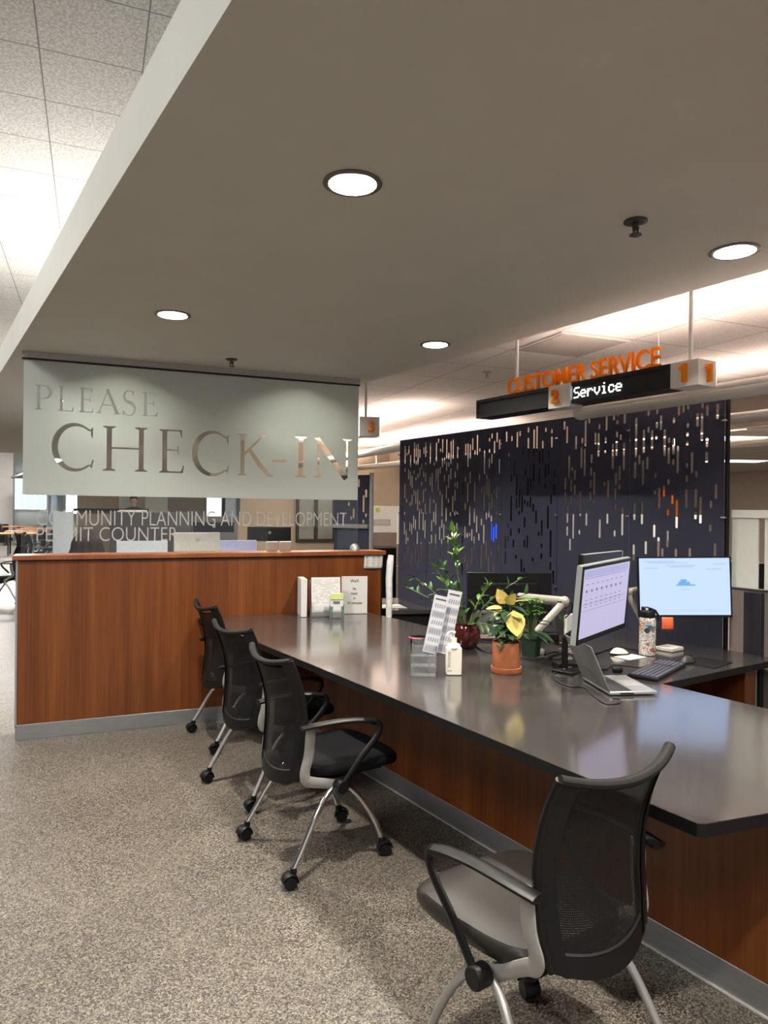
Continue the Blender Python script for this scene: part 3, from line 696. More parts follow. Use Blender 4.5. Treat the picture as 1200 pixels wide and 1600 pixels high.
me = textmesh('3', .125, .008, 1, offset=.004); me.transform(X4.Translation((-.022, -.008, 2.16)) @ X4(((1, 0, 0, 0), (0, 0, -1, 0), (0, 1, 0, 0), (0, 0, 0, 1)))); me.materials.clear(); me.materials.append(ORANGE); meshobj('numeral', me, h3)
MB().cyl((-.03, .075, 2.28), (-.03, .075, 2.73), .010, seg=12).build('hanger_rod', SIGNW, h3)

# ================================================================== TUBE LIGHTS
def tube_light(p0, p1, label, z, r=.055, pw=P_TUBE, cords=(.25, .8)):
    p0 = V(p0); p1 = V(p1); d = p1 - p0; L = d.length; rz = atan2(d.y, d.x); c = (p0 + p1) / 2
    t = thing('tube_light', label, 'ceiling light', (c.x, c.y, z), rz, 'white hanging tube lights')
    b = MB(); n = 12
    pr = [(r * cos(a), r * .8 * sin(a)) for a in [pi + pi * k / n for k in range(n + 1)]]
    b.grid(lambda u, v: V(((u - .5) * L, pr[round(v * n)][0], pr[round(v * n)][1])), 1, n)
    ob = b.build('housing', WHITEP, t, solid=.006)
    for sg in (-1, 1): MB().ball((sg * L / 2, 0, -.006), (.05, r, r * .8)).build('end_cap', WHITEP, t)
    MB().cyl((-L / 2, r * .78, .012), (L / 2, r * .78, .012), .022, seg=12).cyl((-L / 2, -r * .78, .012), (L / 2, -r * .78, .012), .022, seg=12).build('side_rail', WHITEP, t)
    MB().bx(-L / 2 + .03, L / 2 - .03, -.02, .02, .004, .012).build('lamp', emit('tube_glow', OFFCOL, 9), t)
    area('tube_uplight', (0, 0, .016), L * .96, .06, pw * L, OFFCOL, up=True, parent=t)
    for f in cords: MB().cyl(((f - .5) * L, 0, .0), ((f - .5) * L, 0, 2.73 - z), .0025, seg=6).build('hanging_wire', WHITEP, t)
    return t
tube_light((3.045, 3.93), (3.42, 1.5), 'white hanging tube light in front of the navy screen, under the black sign', 2.2, .062)
tube_light((3.40, 7.05), (3.20, 12.0), 'white hanging tube light with end cap left of the navy screen', 2.28, .065)
q = at(1172, 664, 7.4)
tube_light((q.x, q.y), (q.x + 1.3, q.y - 2.3), 'white hanging tube light far right beyond the navy screen', q.z, .06)
tube_light((6.2, 7.6), (7.0, 3.2), 'white hanging tube light deep in the office right of the screen', 2.3, .06, 9)
tube_light((4.4, 12.6), (5.0, 8.0), 'white hanging tube light deep in the office behind the screen', 2.3, .06, 9)
tube_light((4.6, 5.4), (5.3, 1.4), 'white hanging tube light just behind the navy screen', 2.3, .06, 4)
# cord at the left tube
def trof(p, sx, sy, rz, label, pw=P_TROF):
    t = thing('ceiling_panel_light', label, 'ceiling light', (p[0], p[1], 2.73), rz, 'office ceiling panel lights')
    MB().bx(-sx / 2 - .03, sx / 2 + .03, -sy / 2 - .03, sy / 2 + .03, -.012, -.002).build('frame', WHITEP, t)
    MB().bx(-sx / 2, sx / 2, -sy / 2, sy / 2, -.017, -.012).build('diffuser', emit('panel_glow', (1, .93, .84), 5), t)
    area('panel_beam', (0, 0, -.022), sx, sy, pw, (1, .88, .76), parent=t)
for i, (px, py, s) in enumerate(((1168, 686, 'bright ceiling panel light seen right of the navy screen, upper one'), (1150, 721, 'bright ceiling panel light seen right of the navy screen, lower one'),
                     (603, 743, 'bright ceiling panel light left of the navy screen, upper strip'), (606, 751, 'bright ceiling panel light left of the navy screen, lower strip'), (596, 757, 'bright ceiling panel light left of the navy screen, lowest strip'))):
    p = onz(px, py, 2.712); trof((p.x, p.y), 1.2, .6 if i < 2 else 1.2, R(-22), s)
for x, y, s in ((5.6, 15.5, 'ceiling panel light over the back office, behind the glass sign'), (3.4, 15.4, 'ceiling panel light over the back office beyond the tan wall'), (8.2, 5.0, 'ceiling panel light over the cubicles right of the screen'), (2.6, 9.2, 'ceiling panel light above the permit desks behind the glass')):
    trof((x, y), 1.2, .6, 0, s, 42 if y == 9.2 else 110)
p = onz(852, 537, 2.722)
vt = thing('ceiling_vent', 'square perforated air vent in the office ceiling above the hanging sign', 'vent', (2.88 + .305, 3.32 + 1.22 - .305, 2.73))
MB().bx(-.29, .29, -.29, .29, -.008, -.001).build('frame', WHITEP, vt)
MB().bx(-.27, .27, -.27, .27, -.012, -.008).build('grille', mat('vent_grille', (.45, .42, .39), .8, var=.35, scale=160), vt)

# bodies of the added lobby panels, then the cove light
for i, (x, y) in enumerate(LOBBY):
    t = thing('added_lobby_panel', 'unseen square ceiling light panel added to light the lobby, number %s along the hall' % ['one', 'two', 'three', 'four', 'five', 'six', 'seven', 'eight', 'nine'][i], 'ceiling light', (x, y, 4.37), 0, 'added lobby ceiling lights')
    MB().bx(-.62, .62, -.62, .62, -.03, -.001).build('frame', WHITEP, t)
cv = sofL(6.6) + V((.75, 0, 0))
cl = thing('cove_light', 'cove uplight lying on top of the soffit edge', 'ceiling light', (cv.x, cv.y, 2.75), atan2(-SD.x, SD.y))
MB().bx(-.06, .06, -1.6, 1.6, 0, .05).build('housing', WHITEP, cl)
area('cove_uplight', (0, 0, .06), .1, 3.1, P_COVE, (1, .97, .92), up=True, parent=cl)

# ================================================================== THINGS ON THE COUNTER
Z0 = TOP + .0008
def P2(px, py, z=TOP): q = onz(px, py, z); return (q.x, q.y)
CLEAR = glass('clear_acrylic', (.985, .99, .99), .16)
def milk(m, k):
    n, l = m.node_tree.nodes, m.node_tree.links; d = n.new('ShaderNodeBsdfDiffuse'); d.inputs[0].default_value = (.9, .92, .93, 1); mx = n.new('ShaderNodeMixShader'); mx.inputs[0].default_value = k
    o = n['Material Output']; l.new(o.inputs[0].links[0].from_socket, mx.inputs[1]); l.new(d.outputs[0], mx.inputs[2]); l.new(mx.outputs[0], o.inputs[0])
milk(CLEAR, .08)
def sheet_lines(m, x0, x1, z0, z1, rows, rng, y=0, frac=(.3, .95), h=.45):
    dz = (z1 - z0) / rows
    for i in range(rows):
        x = x0
        while x < x1 - .004:
            w = rng.uniform(.006, .022); w = min(w, x1 - x)
            if rng.random() < .75: m.bx(x, x + w, y - .0004, y, z1 - (i + .5 + h / 2) * dz, z1 - (i + .5 - h / 2) * dz)
            x += w + .004
    return m
rg = random.Random(11)
# white file box
t = tag(MB().bx(0, .045, 0, .20, 0, .275).build('magazine_file', PAPER, None, .003, loc=(1.395, 4.945, Z0), rz=R(-8)), 'plain white upright file box at the left of the form holder, against the wood wall', 'file box')
# acrylic form holder with forms
hx = thing('form_holder', 'clear acrylic holder full of white forms against the wood wall', 'brochure holder', (1.455, 4.905, Z0), R(-10))
MB().bx(0, .235, .11, .114, 0, .26).bx(0, .003, 0, .114, 0, .13).bx(.232, .235, 0, .114, 0, .13).bx(0, .235, 0, .114, 0, .003).bx(0, .235, 0, .003, 0, .085).build('acrylic_body', CLEAR, hx, smooth=False)
tl = X4.Rotation(R(-9), 4, 'X')
fp = thing('form_stack', 'stack of white application forms standing in the clear acrylic holder', 'papers', (1.455, 4.905, Z0), R(-10))
m = MB(); m.prism([(.012, .02), (.222, .02), (.222, .045), (.012, .045)], .012, .29, tl); m.build('sheets', PAPER, fp, smooth=False)
m = MB(); sheet_lines(m, .025, .21, .10, .275, 16, rg); o = m.build('print', mat('form_print', (.42, .42, .43), .8), fp, smooth=False); o.data.transform(tl @ X4.Translation((0, .0195, 0)))
# green booklet holder
bk = thing('booklet_holder', 'small clear holder with green and white booklets in front of the forms', 'brochure holder', (1.572, 4.828, Z0), R(-14))
MB().bx(0, .105, 0, .04, 0, .003).bx(0, .003, 0, .04, 0, .10).bx(.102, .105, 0, .04, 0, .10).bx(0, .105, 0, .003, 0, .06).bx(0, .105, .037, .04, 0, .15).build('acrylic_body', CLEAR, bk, smooth=False)
bt = thing('booklet_stack', 'green and white booklets in the small clear holder', 'booklets', (1.572, 4.828, Z0), R(-14))
GREEN = mat('booklet_green', srgb(70, 135, 105), .6); LIME = mat('booklet_lime', srgb(200, 210, 140), .6)
MB().bx(.006, .099, .008, .034, .004, .178).build('booklets', PAPER, bt, smooth=False)
MB().bx(.006, .099, .007, .0079, .135, .178).build('top_band', LIME, bt, smooth=False)
MB().bx(.006, .026, .007, .0079, .006, .085).bx(.084, .099, .007, .0079, .006, .085).bx(.006, .099, .0068, .0078, .130, .135).build('side_band', GREEN, bt, smooth=False)
m = MB()
for i in range(7): m.bx(.028 + i * .007, .033 + i * .007, .0066, .0078, .103, .122)
m.build('print', INK, bt, smooth=False)
# notice on a stand
nt = thing('notice_stand', 'white paper notice saying back in 10 minutes on a clear stand', 'notice', (1.725, 5.00, Z0), R(-12))
MB().bx(0, .20, .05, .053, 0, .275).bx(0, .20, 0, .055, 0, .003).build('acrylic_stand', CLEAR, nt, smooth=False)
MB().bx(.002, .198, .046, .0495, .003, .278).build('sheet', PAPER, nt, smooth=False)
for i, (w, z, sz) in enumerate((("We'll", .232, .030), ('be', .176, .026), ('back', .140, .026), ('in', .105, .026), ('10 minutes', .068, .026))):
    me = textmesh(w, sz, align='CENTER', offset=.0006); me.transform(X4.Translation((.10, .0455, z)) @ FM); me.materials.clear(); me.materials.append(INK); meshobj('lettering', me, nt)
# paper taped to the wood wall
q = V((1.955, 5.160, 1.068))
tp = thing('taped_notice', 'small white printed sheet taped near the right end of the wood wall', 'notice', q, 0)
MB().grid(lambda u, v: V((.155 * u + .006 * v, -.003 - .004 * sin(pi * u) * (1 - v), .112 * v - .004 * u)), 8, 6).build('sheet', PAPER, tp, solid=.0006)
m = MB()
for cx_ in (.014, .070, .112):
    for i in range(4): m.bx(cx_, cx_ + rg.uniform(.014, .026), -.0098, -.0082, .022 + i * .021, .0245 + i * .021 + .003 * (i == 3))
m.build('print', mat('pale_print', (.3, .3, .31), .8), tp, smooth=False)
# white tube bag at the partition end
px_, py_ = P2(603.5, 964)
tag(MB().tube([(0, 0, 0), (.002, 0, .12), (.0, .003, .28), (.006, 0, .40), (.012, 0, .452)], [.022, .024, .025, .026, .020], 12).build('rolled_poster', mat('grey_white_film', (.66, .66, .66), .4, var=.12, scale=20), None, loc=(px_ + .012, py_ - .02, Z0)), 'upright roll of pale paper standing at the right end of the wood wall', 'roll')

rtA = atan2(RT.y, RT.x)
# pen cup
pc = thing('pen_cup', 'black wire mesh pencil cup with a pink rim left of the card holder', 'pen cup', (1.560, 3.290, Z0))
MB().lathe([(.040, .002), (.054, .128)], seg=40).build('mesh_wall', glass('wire_mesh', (.24, .23, .23), .12), pc)
MB().lathe([(0, 0), (.041, 0), (.041, .006), (0, .006)]).build('base', BLACK, pc)
MB().tube([(.0545 * cos(a), .0545 * sin(a), .128) for a in [2 * pi * k / 30 for k in range(30)]], .0028, 6, True).build('rim', BLACK, pc)
MB().tube([(.0550 * cos(a), .0550 * sin(a), .1285) for a in [R(q) for q in range(165, 260, 8)]], .0042, 6).build('rim_clip', mat('pink_plastic', (.75, .06, .16), .4), pc)
for i in range(5):
    a = i * 1.3; tag(MB().cyl((.02 * cos(a), .02 * sin(a), .006), (.034 * cos(a), .034 * sin(a), .11), .0036, seg=8).build('pen', DARK, None, loc=(1.560, 3.290, Z0)), 'dark pen standing inside the black wire pencil cup', 'pen', 'pens in the wire cup')
# card holder with two long cards
kx, ky = P2(662, 1051)
ch_ = thing('card_holder', 'clear stepped acrylic holder carrying two long printed cards', 'brochure holder', (kx, ky, Z0), R(-27))
b = MB()
for i, (y, z) in enumerate(((-.06, .0), (.0, .035), (.06, .07))):
    b.bx(-.06, .06, y - .03, y - .027, z, z + .055).bx(-.06, -.057, y - .03, y + .03, z, z + .05).bx(.057, .06, y - .03, y + .03, z, z + .05).bx(-.057, .057, y - .027, y + .03, z, z + .003)
b.bx(-.06, .06, .09, .093, 0, .15)
b.build('acrylic_body', CLEAR, ch_, smooth=False)
CARD = mat('card_stock', (.50, .50, .53), .5, var=.02); GREYP = mat('grey_panel_print', (.33, .33, .36), .7); 
def card(p, label, L):
    c = thing('long_card', label, 'card', p, rtA - R(8))
    T = X4.Rotation(R(11), 4, 'Y') @ X4.Rotation(R(-14), 4, 'X') @ X4.Diagonal((.76, 1, L / .285, 1))
    m = MB().bx(-.046, .046, 0, .004, 0, .285); m.build('card_sheet', CARD, c, smooth=False).data.transform(T)
    m = MB(); m.bx(-.034, .036, -.0008, 0, .262, .270)
    o = m.build('heading_print', INK, c, smooth=False); o.data.transform(T)
    m = MB()
    m.bx(-.0405, -.0400, -.0005, 0, .006, .208)
    for i in (1, 3, 5): m.bx(-.040, .043, -.0005, 0, .250 - i * .042 - .034, .250 - i * .042)
    o = m.build('band_print', GREYP, c, smooth=False); o.data.transform(T)
    m = MB()
    for i in range(6):
        for k in range(5):
            x = -.030 + k * .015; z = .216 - i * .042 + .008
            m._add([V((x, -.0012, z)), V((x + .007, -.0012, z)), V((x + .011, -.0012, z + .020)), V((x + .004, -.0012, z + .020))], [(0, 1, 2, 3)])
    o = m.build('stripe_print', mat('stripe_print', (.20, .21, .30), .7), c, smooth=False); o.data.transform(T)
card(at(671, 1020, 3.47), 'front long white card with grey bands leaning in the clear holder', .285)
card(at(691, 1021, 3.53), 'rear long white card with grey bands leaning in the clear holder', .320)
# sanitizer
sx, sy = P2(711.5, 1055)
sn = thing('sanitizer_bottle', 'white hand sanitizer pump bottle on the counter front', 'bottle', (sx, sy + .02, Z0), R(-20))
CREAM = mat('cream_plastic', (.76, .72, .62), .35, var=.02)
o = MB().prism([(-.037, -.022), (-.026, -.028), (.026, -.028), (.037, -.022), (.037, .022), (.026, .028), (-.026, .028), (-.037, .022)], 0, .128).build('body', CREAM, sn, .004)
MB().prism([(-.034, -.022), (.034, -.022), (.034, .022), (-.034, .022)], .127, .13).lathe([(.034, .128), (.028, .143), (.014, .150), (.013, .156)]).build('shoulder', CREAM, sn)
MB().cyl((0, 0, .150), (0, 0, .172), .0145, seg=20).build('collar', CREAM, sn)
MB().cyl((0, 0, .172), (0, 0, .197), .005, seg=10).bx(-.008, .008, -.008, .008, .193, .205).tube([(0, 0, .201), (-.018, -.010, .203), (-.030, -.016, .199), (-.033, -.018, .188)], .0048, 8).build('pump_head', CREAM, sn, .001)
m = MB()
for i in range(7): m.bx(-.030, -.018, -.0292, -.0279, .040 + i * .011, .047 + i * .011)
m.bx(-.032, -.012, -.0292, -.0279, .022, .027); m.build('label_print', mat('grey_label', (.42, .42, .41), .7), sn, smooth=False)

# ------------------------------------------------------------------ plants
LEAFG = mat('leaf_green', (.045, .115, .028), .35, var=.5, scale=14); LEAFL = mat('leaf_bright_green', (.12, .27, .04), .4, var=.4, scale=20)
LEAFD = mat('leaf_dark_green', (.026, .068, .026), .4, var=.4, scale=14); LEAFY = mat('bract_yellow', (.66, .50, .13), .5, var=.22, scale=40)
STEMG = mat('stem_green', (.10, .15, .05), .5, var=.2); SOIL = mat('soil', (.035, .024, .016), .95, var=.5, scale=90, bump=.6)
def pot(t, prof, m, soil_z, soil_r):
    MB().lathe(prof).build('pot', m, t); MB().lathe([(0, soil_z + .004), (soil_r * .6, soil_z + .003), (soil_r, soil_z), (0, soil_z - .01)]).build('soil', SOIL, t)
zx, zy = P2(733, 1014)
zz = thing('zamioculcas_plant', 'tall leafy green plant in a glossy maroon pot behind the cards', 'plant', (zx, zy + .03, Z0))
pot(zz, [(0, 0), (.045, 0), (.062, .02), (.078, .06), (.076, .10), (.064, .128), (.060, .134), (.066, .142), (.062, .146), (.056, .135), (.054, .12)], mat('maroon_glaze', (.065, .008, .008), .12, coat=.5), .122, .056)
rp = random.Random(5)
def zstem(az, lean, L, dens=1.0, leafmat=None, bend=.25, ls=.058, skip=.2):
    ls *= 1.18
    d = V((cos(az) * sin(lean), sin(az) * sin(lean), cos(lean))); side = V((cos(az), sin(az), 0)); pts = []
    for i in range(9):
        u = i / 8; pts.append(V((.02 * cos(az), .02 * sin(az), .12)) + d * (L * u) + side * (bend * L * u * u) - V((0, 0, bend * .35 * L * u * u)))
    s_ = MB().tube(pts, [.0065 - .004 * i / 8 for i in range(9)], 6).build('stem', STEMG, zz)
    l = MB(); n = max(7, int(L / .034 * dens))
    for i in range(n):
        u = skip + (1 - skip) * i / max(1, n - 1); k = min(7, int(u * 8)); p = pts[k].lerp(pts[k + 1], u * 8 - k); tg = (pts[k + 1] - pts[k]).normalized()
        sd = tg.cross(V((cos(az + 1.1 * (i % 3)), sin(az + 1.1 * (i % 3)), .1))).normalized() * (1 if i % 2 else -1)
        l.leaf(p, sd * .8 + tg * .75 + V((0, 0, .1)), tg * .5 + V((0, 0, .6)) + sd * .2, ls * rp.uniform(.8, 1.15), ls * .44, .25)
    l.leaf(pts[-1], (pts[-1] - pts[-2]), V((0, .3, 1)), ls, ls * .4, .2)
    l.build('leaflets', leafmat or LEAFG, s_)
# roughly left-right as the viewer sees it
zstem(rtA + pi - .25, .10, .54, 1.0, LEAFL, .02, .06, .62); zstem(rtA + pi, .22, .36, 1.2, LEAFG, .10, .05, .3); zstem(rtA + pi + .3, .34, .36, 1.0, LEAFL, .12, .055, .3)
zstem(rtA + pi + .15, .55, .36, .9, LEAFG, .25, .05, .3); zstem(rtA + pi - .4, .75, .34, .8, LEAFG, .35, .05, .35); zstem(rtA, .45, .34, 1.0, LEAFG, .35, .05, .3)
zstem(rtA - .3, .65, .30, 1.0, LEAFG, .4, .05, .3); zstem(rtA + .8, .4, .26, 1.0, LEAFL, .3, .05, .3); zstem(rtA - 1.2, .9, .16, 1.0, LEAFG, .9, .05, .3); zstem(rtA + .2, .20, .26, 1.1, LEAFL, .2, .052, .3); zstem(rtA + pi + 1, .2, .22, 1.2, LEAFG, .1, .055, .2)
# poinsettia
tx, ty = P2(793, 1051)
pp = thing('potted_poinsettia', 'pale yellow poinsettia in a round terracotta pot on the counter', 'plant', (tx, ty + .012, Z0))
TERRA = mat('terracotta', (.36, .115, .045), .75, var=.22, scale=14)
pot(pp, [(0, .006), (.060, .006), (.066, .03), (.0695, .138), (.0695, .148), (.062, .148), (.060, .135)], TERRA, .134, .061)
MB().lathe([(0, 0), (.070, 0), (.0735, .006), (.0745, .027), (.070, .028), (.068, .01), (0, .008)]).build('saucer', TERRA, pp)
for i, (az, ln, L) in enumerate(((rtA + .5, .10, .22), (rtA + pi, .14, .19), (rtA - .8, .12, .15), (rtA + 1.8, .2, .20))):
    d = V((cos(az) * sin(ln), sin(az) * sin(ln), cos(ln))); MB().tube([(0, 0, .13), V((0, 0, .13)) + d * L * .5 + V((.01, 0, 0)), V((0, 0, .13)) + d * L], .0035, 6).build('stem', STEMG, pp)
gv = MB()
for i in range(44):
    az = rp.uniform(0, 2 * pi); z = rp.uniform(.15, .33); gv.leaf((.012 * cos(az), .012 * sin(az), z), (cos(az), sin(az), rp.uniform(-.35, .45)), (0, 0, 1), rp.uniform(.06, .105), rp.uniform(.040, .058), .35)
gv.build('green_leaves', LEAFD, pp)
yv = MB(); L_ = V((-RT.x, -RT.y, 0)); Rr = -L_; tow = V((-FW.x, -FW.y, 0))
yv.leaf(L_ * .01 + V((0, 0, .33)), L_ * .5 + V((0, 0, .9)) + tow * .3, tow, .085, .06, .1); yv.leaf(V((0, 0, .31)) + L_ * .02, L_ * 1 + tow * .3 + V((0, 0, .12)), V((0, 0, 1)) + tow * .5, .085, .035, .2)
yv.leaf(Rr * .015 + V((0, 0, .33)), Rr * .9 + tow * .2 + V((0, 0, .4)), V((0, 0, 1)), .09, .03, .2); yv.leaf(L_ * .015 + V((0, 0, .295)), L_ * .75 + tow * .4 - V((0, 0, .25)), tow + V((0, 0, .5)), .06, .045, .1)
yv.leaf(Rr * .022 + tow * .05 + V((0, 0, .305)), -V((0, 0, 1)) + Rr * .12 + tow * .25, tow, .125, .095, -.05); yv.leaf(Rr * .04 + tow * .062 + V((0, 0, .235)), -V((0, 0, 1)) + tow * .1, tow, .065, .05, -.05)
yv.leaf(V((0, 0, .33)), Rr * .35 + tow * .5 + V((0, 0, .55)), tow, .07, .055, .2)
yv.build('yellow_bracts', LEAFY, pp)
# parsley pot
gx_, gy_ = P2(834, 1032)
gp = thing('potted_parsley', 'leafy green herb in a dark green plastic pot behind the poinsettia', 'plant', (gx_ + .02, gy_ + .06, Z0))
pot(gp, [(0, .012), (.048, .012), (.060, .11), (.066, .11), (.067, .128), (.060, .128), (.058, .115)], mat('dark_green_plastic', (.018, .040, .022), .4), .116, .058)
MB().lathe([(0, 0), (.058, 0), (.070, .014), (.066, .014), (.056, .005), (0, .004)]).build('saucer', CLEAR, gp)
st = MB(); gv = MB(); lw = MB()
for i in range(30):
    az = rp.uniform(0, 2 * pi); r_ = rp.uniform(.01, .085); top = V((r_ * cos(az), r_ * sin(az), rp.uniform(.23, .33))); st.tube([(r_ * .25 * cos(az), r_ * .25 * sin(az), .115), top * .6 + V((0, 0, .07)), top], .0016, 5)
    for k in range(6):
        a2 = az + k * 1.05; gv.leaf(top, (cos(a2), sin(a2), rp.uniform(-.1, .5)), (0, 0, 1), rp.uniform(.022, .036), .020, .2, 4)
for i in range(7):
    az = rtA + rp.uniform(-1.2, .6); lw.leaf((.03 * cos(az), .03 * sin(az), rp.uniform(.12, .2)), (cos(az), sin(az), rp.uniform(-.35, .1)), (0, 0, 1), rp.uniform(.10, .15), .032, .3)
st.build('stems', STEMG, gp); gv.build('leaves', mat('herb_green', (.10, .22, .04), .45, var=.4), gp); lw.build('lower_leaves', LEAFD, gp)

# ================================================================== COMPUTERS
BEZ = mat('monitor_black', (.008, .008, .0085), .4, spec=.3); SILV = mat('silver_plastic', (.40, .44, .44), .35, .4, var=.02)
def monitor(name, label, c, yaw, w, h, tilt=0, roll=0, screen=None, edge=None, back=BEZ, stand=None):
    """panel centred on c, its screen looking along local -y after turning by yaw; parts are built flat then tilted"""
    t = thing(name, label, 'monitor', c, yaw)
    T = X4.Rotation(R(roll), 4, 'Y') @ X4.Rotation(R(tilt), 4, 'X')
    def add(b, nm, m, **k): o = b.build(nm, m, t, **k); o.data.transform(T); return o
    add(MB().bx(-w / 2, w / 2, 0, .022, -h / 2, h / 2).bx(-w * .32, w * .32, .022, .044, -h * .32, h * .30), 'housing', back, bevel=.004)
    if edge: add(MB().bx(-w / 2 - .004, -w / 2, -.001, .023, -h / 2, h / 2).bx(-w / 2, w / 2, .004, .022, h / 2, h / 2 + .003), 'edge_trim', edge)
    bz = .014 if edge and screen else .008
    add(MB().bx(-w / 2, w / 2, -.004, 0, h / 2 - bz, h / 2).bx(-w / 2, w / 2, -.004, 0, -h / 2, -h / 2 + bz * 1.6).bx(-w / 2, -w / 2 + bz, -.004, 0, -h / 2, h / 2).bx(w / 2 - bz, w / 2, -.004, 0, -h / 2, h / 2), 'bezel', BEZ)
    if screen: add(MB().bx(-w / 2 + bz, w / 2 - bz, -.0022, -.0005, -h / 2 + bz * 1.6, h / 2 - bz), 'screen', screen, smooth=False)
    return t, T, add
# right monitor, bright blue-white page
SCR_B = emit('screen_blue_white', (.50, .65, 1.0), .70); SCR_L = emit('screen_lavender', (.56, .52, .76), .58)
c = at(1069.5, 917, 3.98)
yawv = atan2(FW.y, FW.x) - pi / 2
mr, T, add = monitor('computer_monitor', 'wide monitor showing a bright blue-white page, right of the water bottle', c, yawv - R(4), .510, .338, -3, -1.2, SCR_B)
m = MB()
for x0, x1, z in ((-.22, -.05, .142), (-.2, .02, .134), (-.10, .06, .118), (-.08, .05, .110), (-.22, -.14, .104), (.16, .22, .126), (.12, .20, .098), (-.22, -.17, -.140)): m.bx(x0, x1, -.0032, -.0024, z, z + .0022)
m.bx(-.24, .24, -.0030, -.0024, -.132, -.131); add(m, 'page_lines', emit('screen_grey', (.30, .40, .62), .55), smooth=False)
m = MB(); 
for x0, x1, z0, z1 in ((-.022, .012, .046, .062), (-.034, .030, .034, .048), (-.045, .058, .026, .034)): m.bx(x0, x1, -.0032, -.0024, z0 - .02, z1 - .02)
m.bx(-.02, .028, -.0032, -.0024, -.016, -.0145); add(m, 'page_picture', emit('screen_cyan', (.16, .48, .90), .55), smooth=False)
add(MB().bx(-.05, .05, .03, .06, -.05, .05), 'mount_plate', BLACK)
# orange sticky note hangs from that monitor
q = at(1042.5, 974.5, 3.93)
tag(MB().grid(lambda u, v: V(((u - .5) * .062, -.006 * sin(pi * v) - .004 * u, (v - .5) * .072)), 4, 6).build('sticky_note', mat('sticky_orange', (.85, .16, .06), .6), None, solid=.0008, loc=q, rz=yawv), 'orange sticky note hanging under the bright blue monitor', 'sticky note')
# left monitor with spreadsheet
def yaw_for(a, b): return atan2(b.y - a.y, b.x - a.x)
a = at(906.5, 943, 2.97); b = at(979.5, 930, 3.37); c = (a + b) / 2; wy = yaw_for(a, b); wL = (V((b.x, b.y, 0)) - V((a.x, a.y, 0))).length
ml, T, add = monitor('computer_monitor', 'angled monitor with a lavender spreadsheet and silver edge, left of the water bottle', c, wy, wL + .02, .335, 5.5, -1.5, SCR_L, SILV, mat('monitor_silver_back', (.34, .36, .36), .4, .3))
m = MB(); wd = wL * .46
for i, z in enumerate((.085, .052, .018, .002, -.012)):
    for k in range(8): 
        x = -wd + .02 + k * wd * .22; m.bx(x, x + .020 * (1 if i != 1 else .7), -.0032, -.0024, z, z + (.0025 if i != 1 else .010))
m.bx(-wd, wd * .9, -.0032, -.0024, .112, .1135).bx(-wd, wd * .95, -.0032, -.0024, .0, .001).bx(-wd, wd * .95, -.0032, -.0024, -.028, -.027); add(m, 'table_lines', emit('screen_purple', (.16, .14, .30), .5), smooth=False)
m = MB(); m.bx(-wd, wd, -.0028, -.0022, .118, .146); add(m, 'toolbar', emit('screen_tool', (.42, .44, .74), .55), smooth=False)
# monitor behind it
a2 = at(899, 913, 3.27); b2 = at(962, 903, 3.67); c2 = (a2 + b2) / 2
m2, T2, add2 = monitor('computer_monitor', 'black monitor half hidden behind the angled spreadsheet monitor', c2 + V((.03, .03, -.03)), yaw_for(a2, b2) + pi, .50, .335, -4, 0, None, SILV)
# support arm of the pair
ab = thing('monitor_stand', 'black desk stand holding the angled spreadsheet monitor', 'monitor stand', (*((c + X4.Rotation(wy, 3, 'Z') @ V((.17, .25, 0)))[:2]), Z0), wy)
MB().bx(-.07, .07, -.055, .055, 0, .012).build('base', BLACK, ab, .004); MB().tube([(0, .02, .01), (.0, .02, .16), (-.15, -.16, .27)], .016, 10).build('post', BLACK, ab)
# black monitor seen from behind and its grey arm
c = at(795, 935, 4.55)
mb, T, add = monitor('computer_monitor', 'large black monitor seen from behind, beyond the plants', c, yawv + pi + R(3), .545, .335, 0, 0, None)
st_ = thing('monitor_stand', 'grey stand under the large black monitor beyond the plants', 'monitor stand', (at(762, 985, 4.40).x, at(762, 985, 4.40).y, Z0), yawv)
MB().bx(-.11, .11, -.09, .09, 0, .010).build('base', DARK, st_, .004); MB().bx(-.09, .09, -.004, .01, .01, .16).build('neck', mat('stand_grey', (.13, .13, .13), .45), st_, .003)
ARM = mat('arm_grey', (.40, .375, .34), .45, .2, var=.03)
ar = thing('desk_mount', 'beige grey two part monitor arm bent at the elbow beside the plants', 'monitor arm', (0, 0, 0))
e0 = at(838, 1006, 3.95); e0.z = Z0; e1 = at(838, 988, 3.95); e2 = at(882, 940, 4.0); e3 = at(812, 933, 4.40)
MB().cyl(e0, V((e0.x, e0.y, TOP + .012)), .045).cyl(e0, e1, .02).build('base', ARM, ar)
MB().tube([e1, e2], 0, 12, flat=(.022, .020, (0, 0, 1))).build('lower_arm', ARM, ar); MB().tube([e2, e3], 0, 12, flat=(.027, .024, (0, 0, 1))).build('upper_arm', ARM, ar)
MB().ball(e2, .031).build('elbow_joint', ARM, ar); MB().cyl(e3, e3 + V((FW.x, FW.y, 0)) * .05, .022).build('mount', BLACK, ar)
MB().tube(smoothpts([e2 + V((-.05, 0, .0)), e2 + V((.02, -.03, -.005)), e2 + V((.025, -.03, -.05)), e2 + V((-.01, -.02, -.09))], 5), .004, 6).build('cable', BLACK, ar)
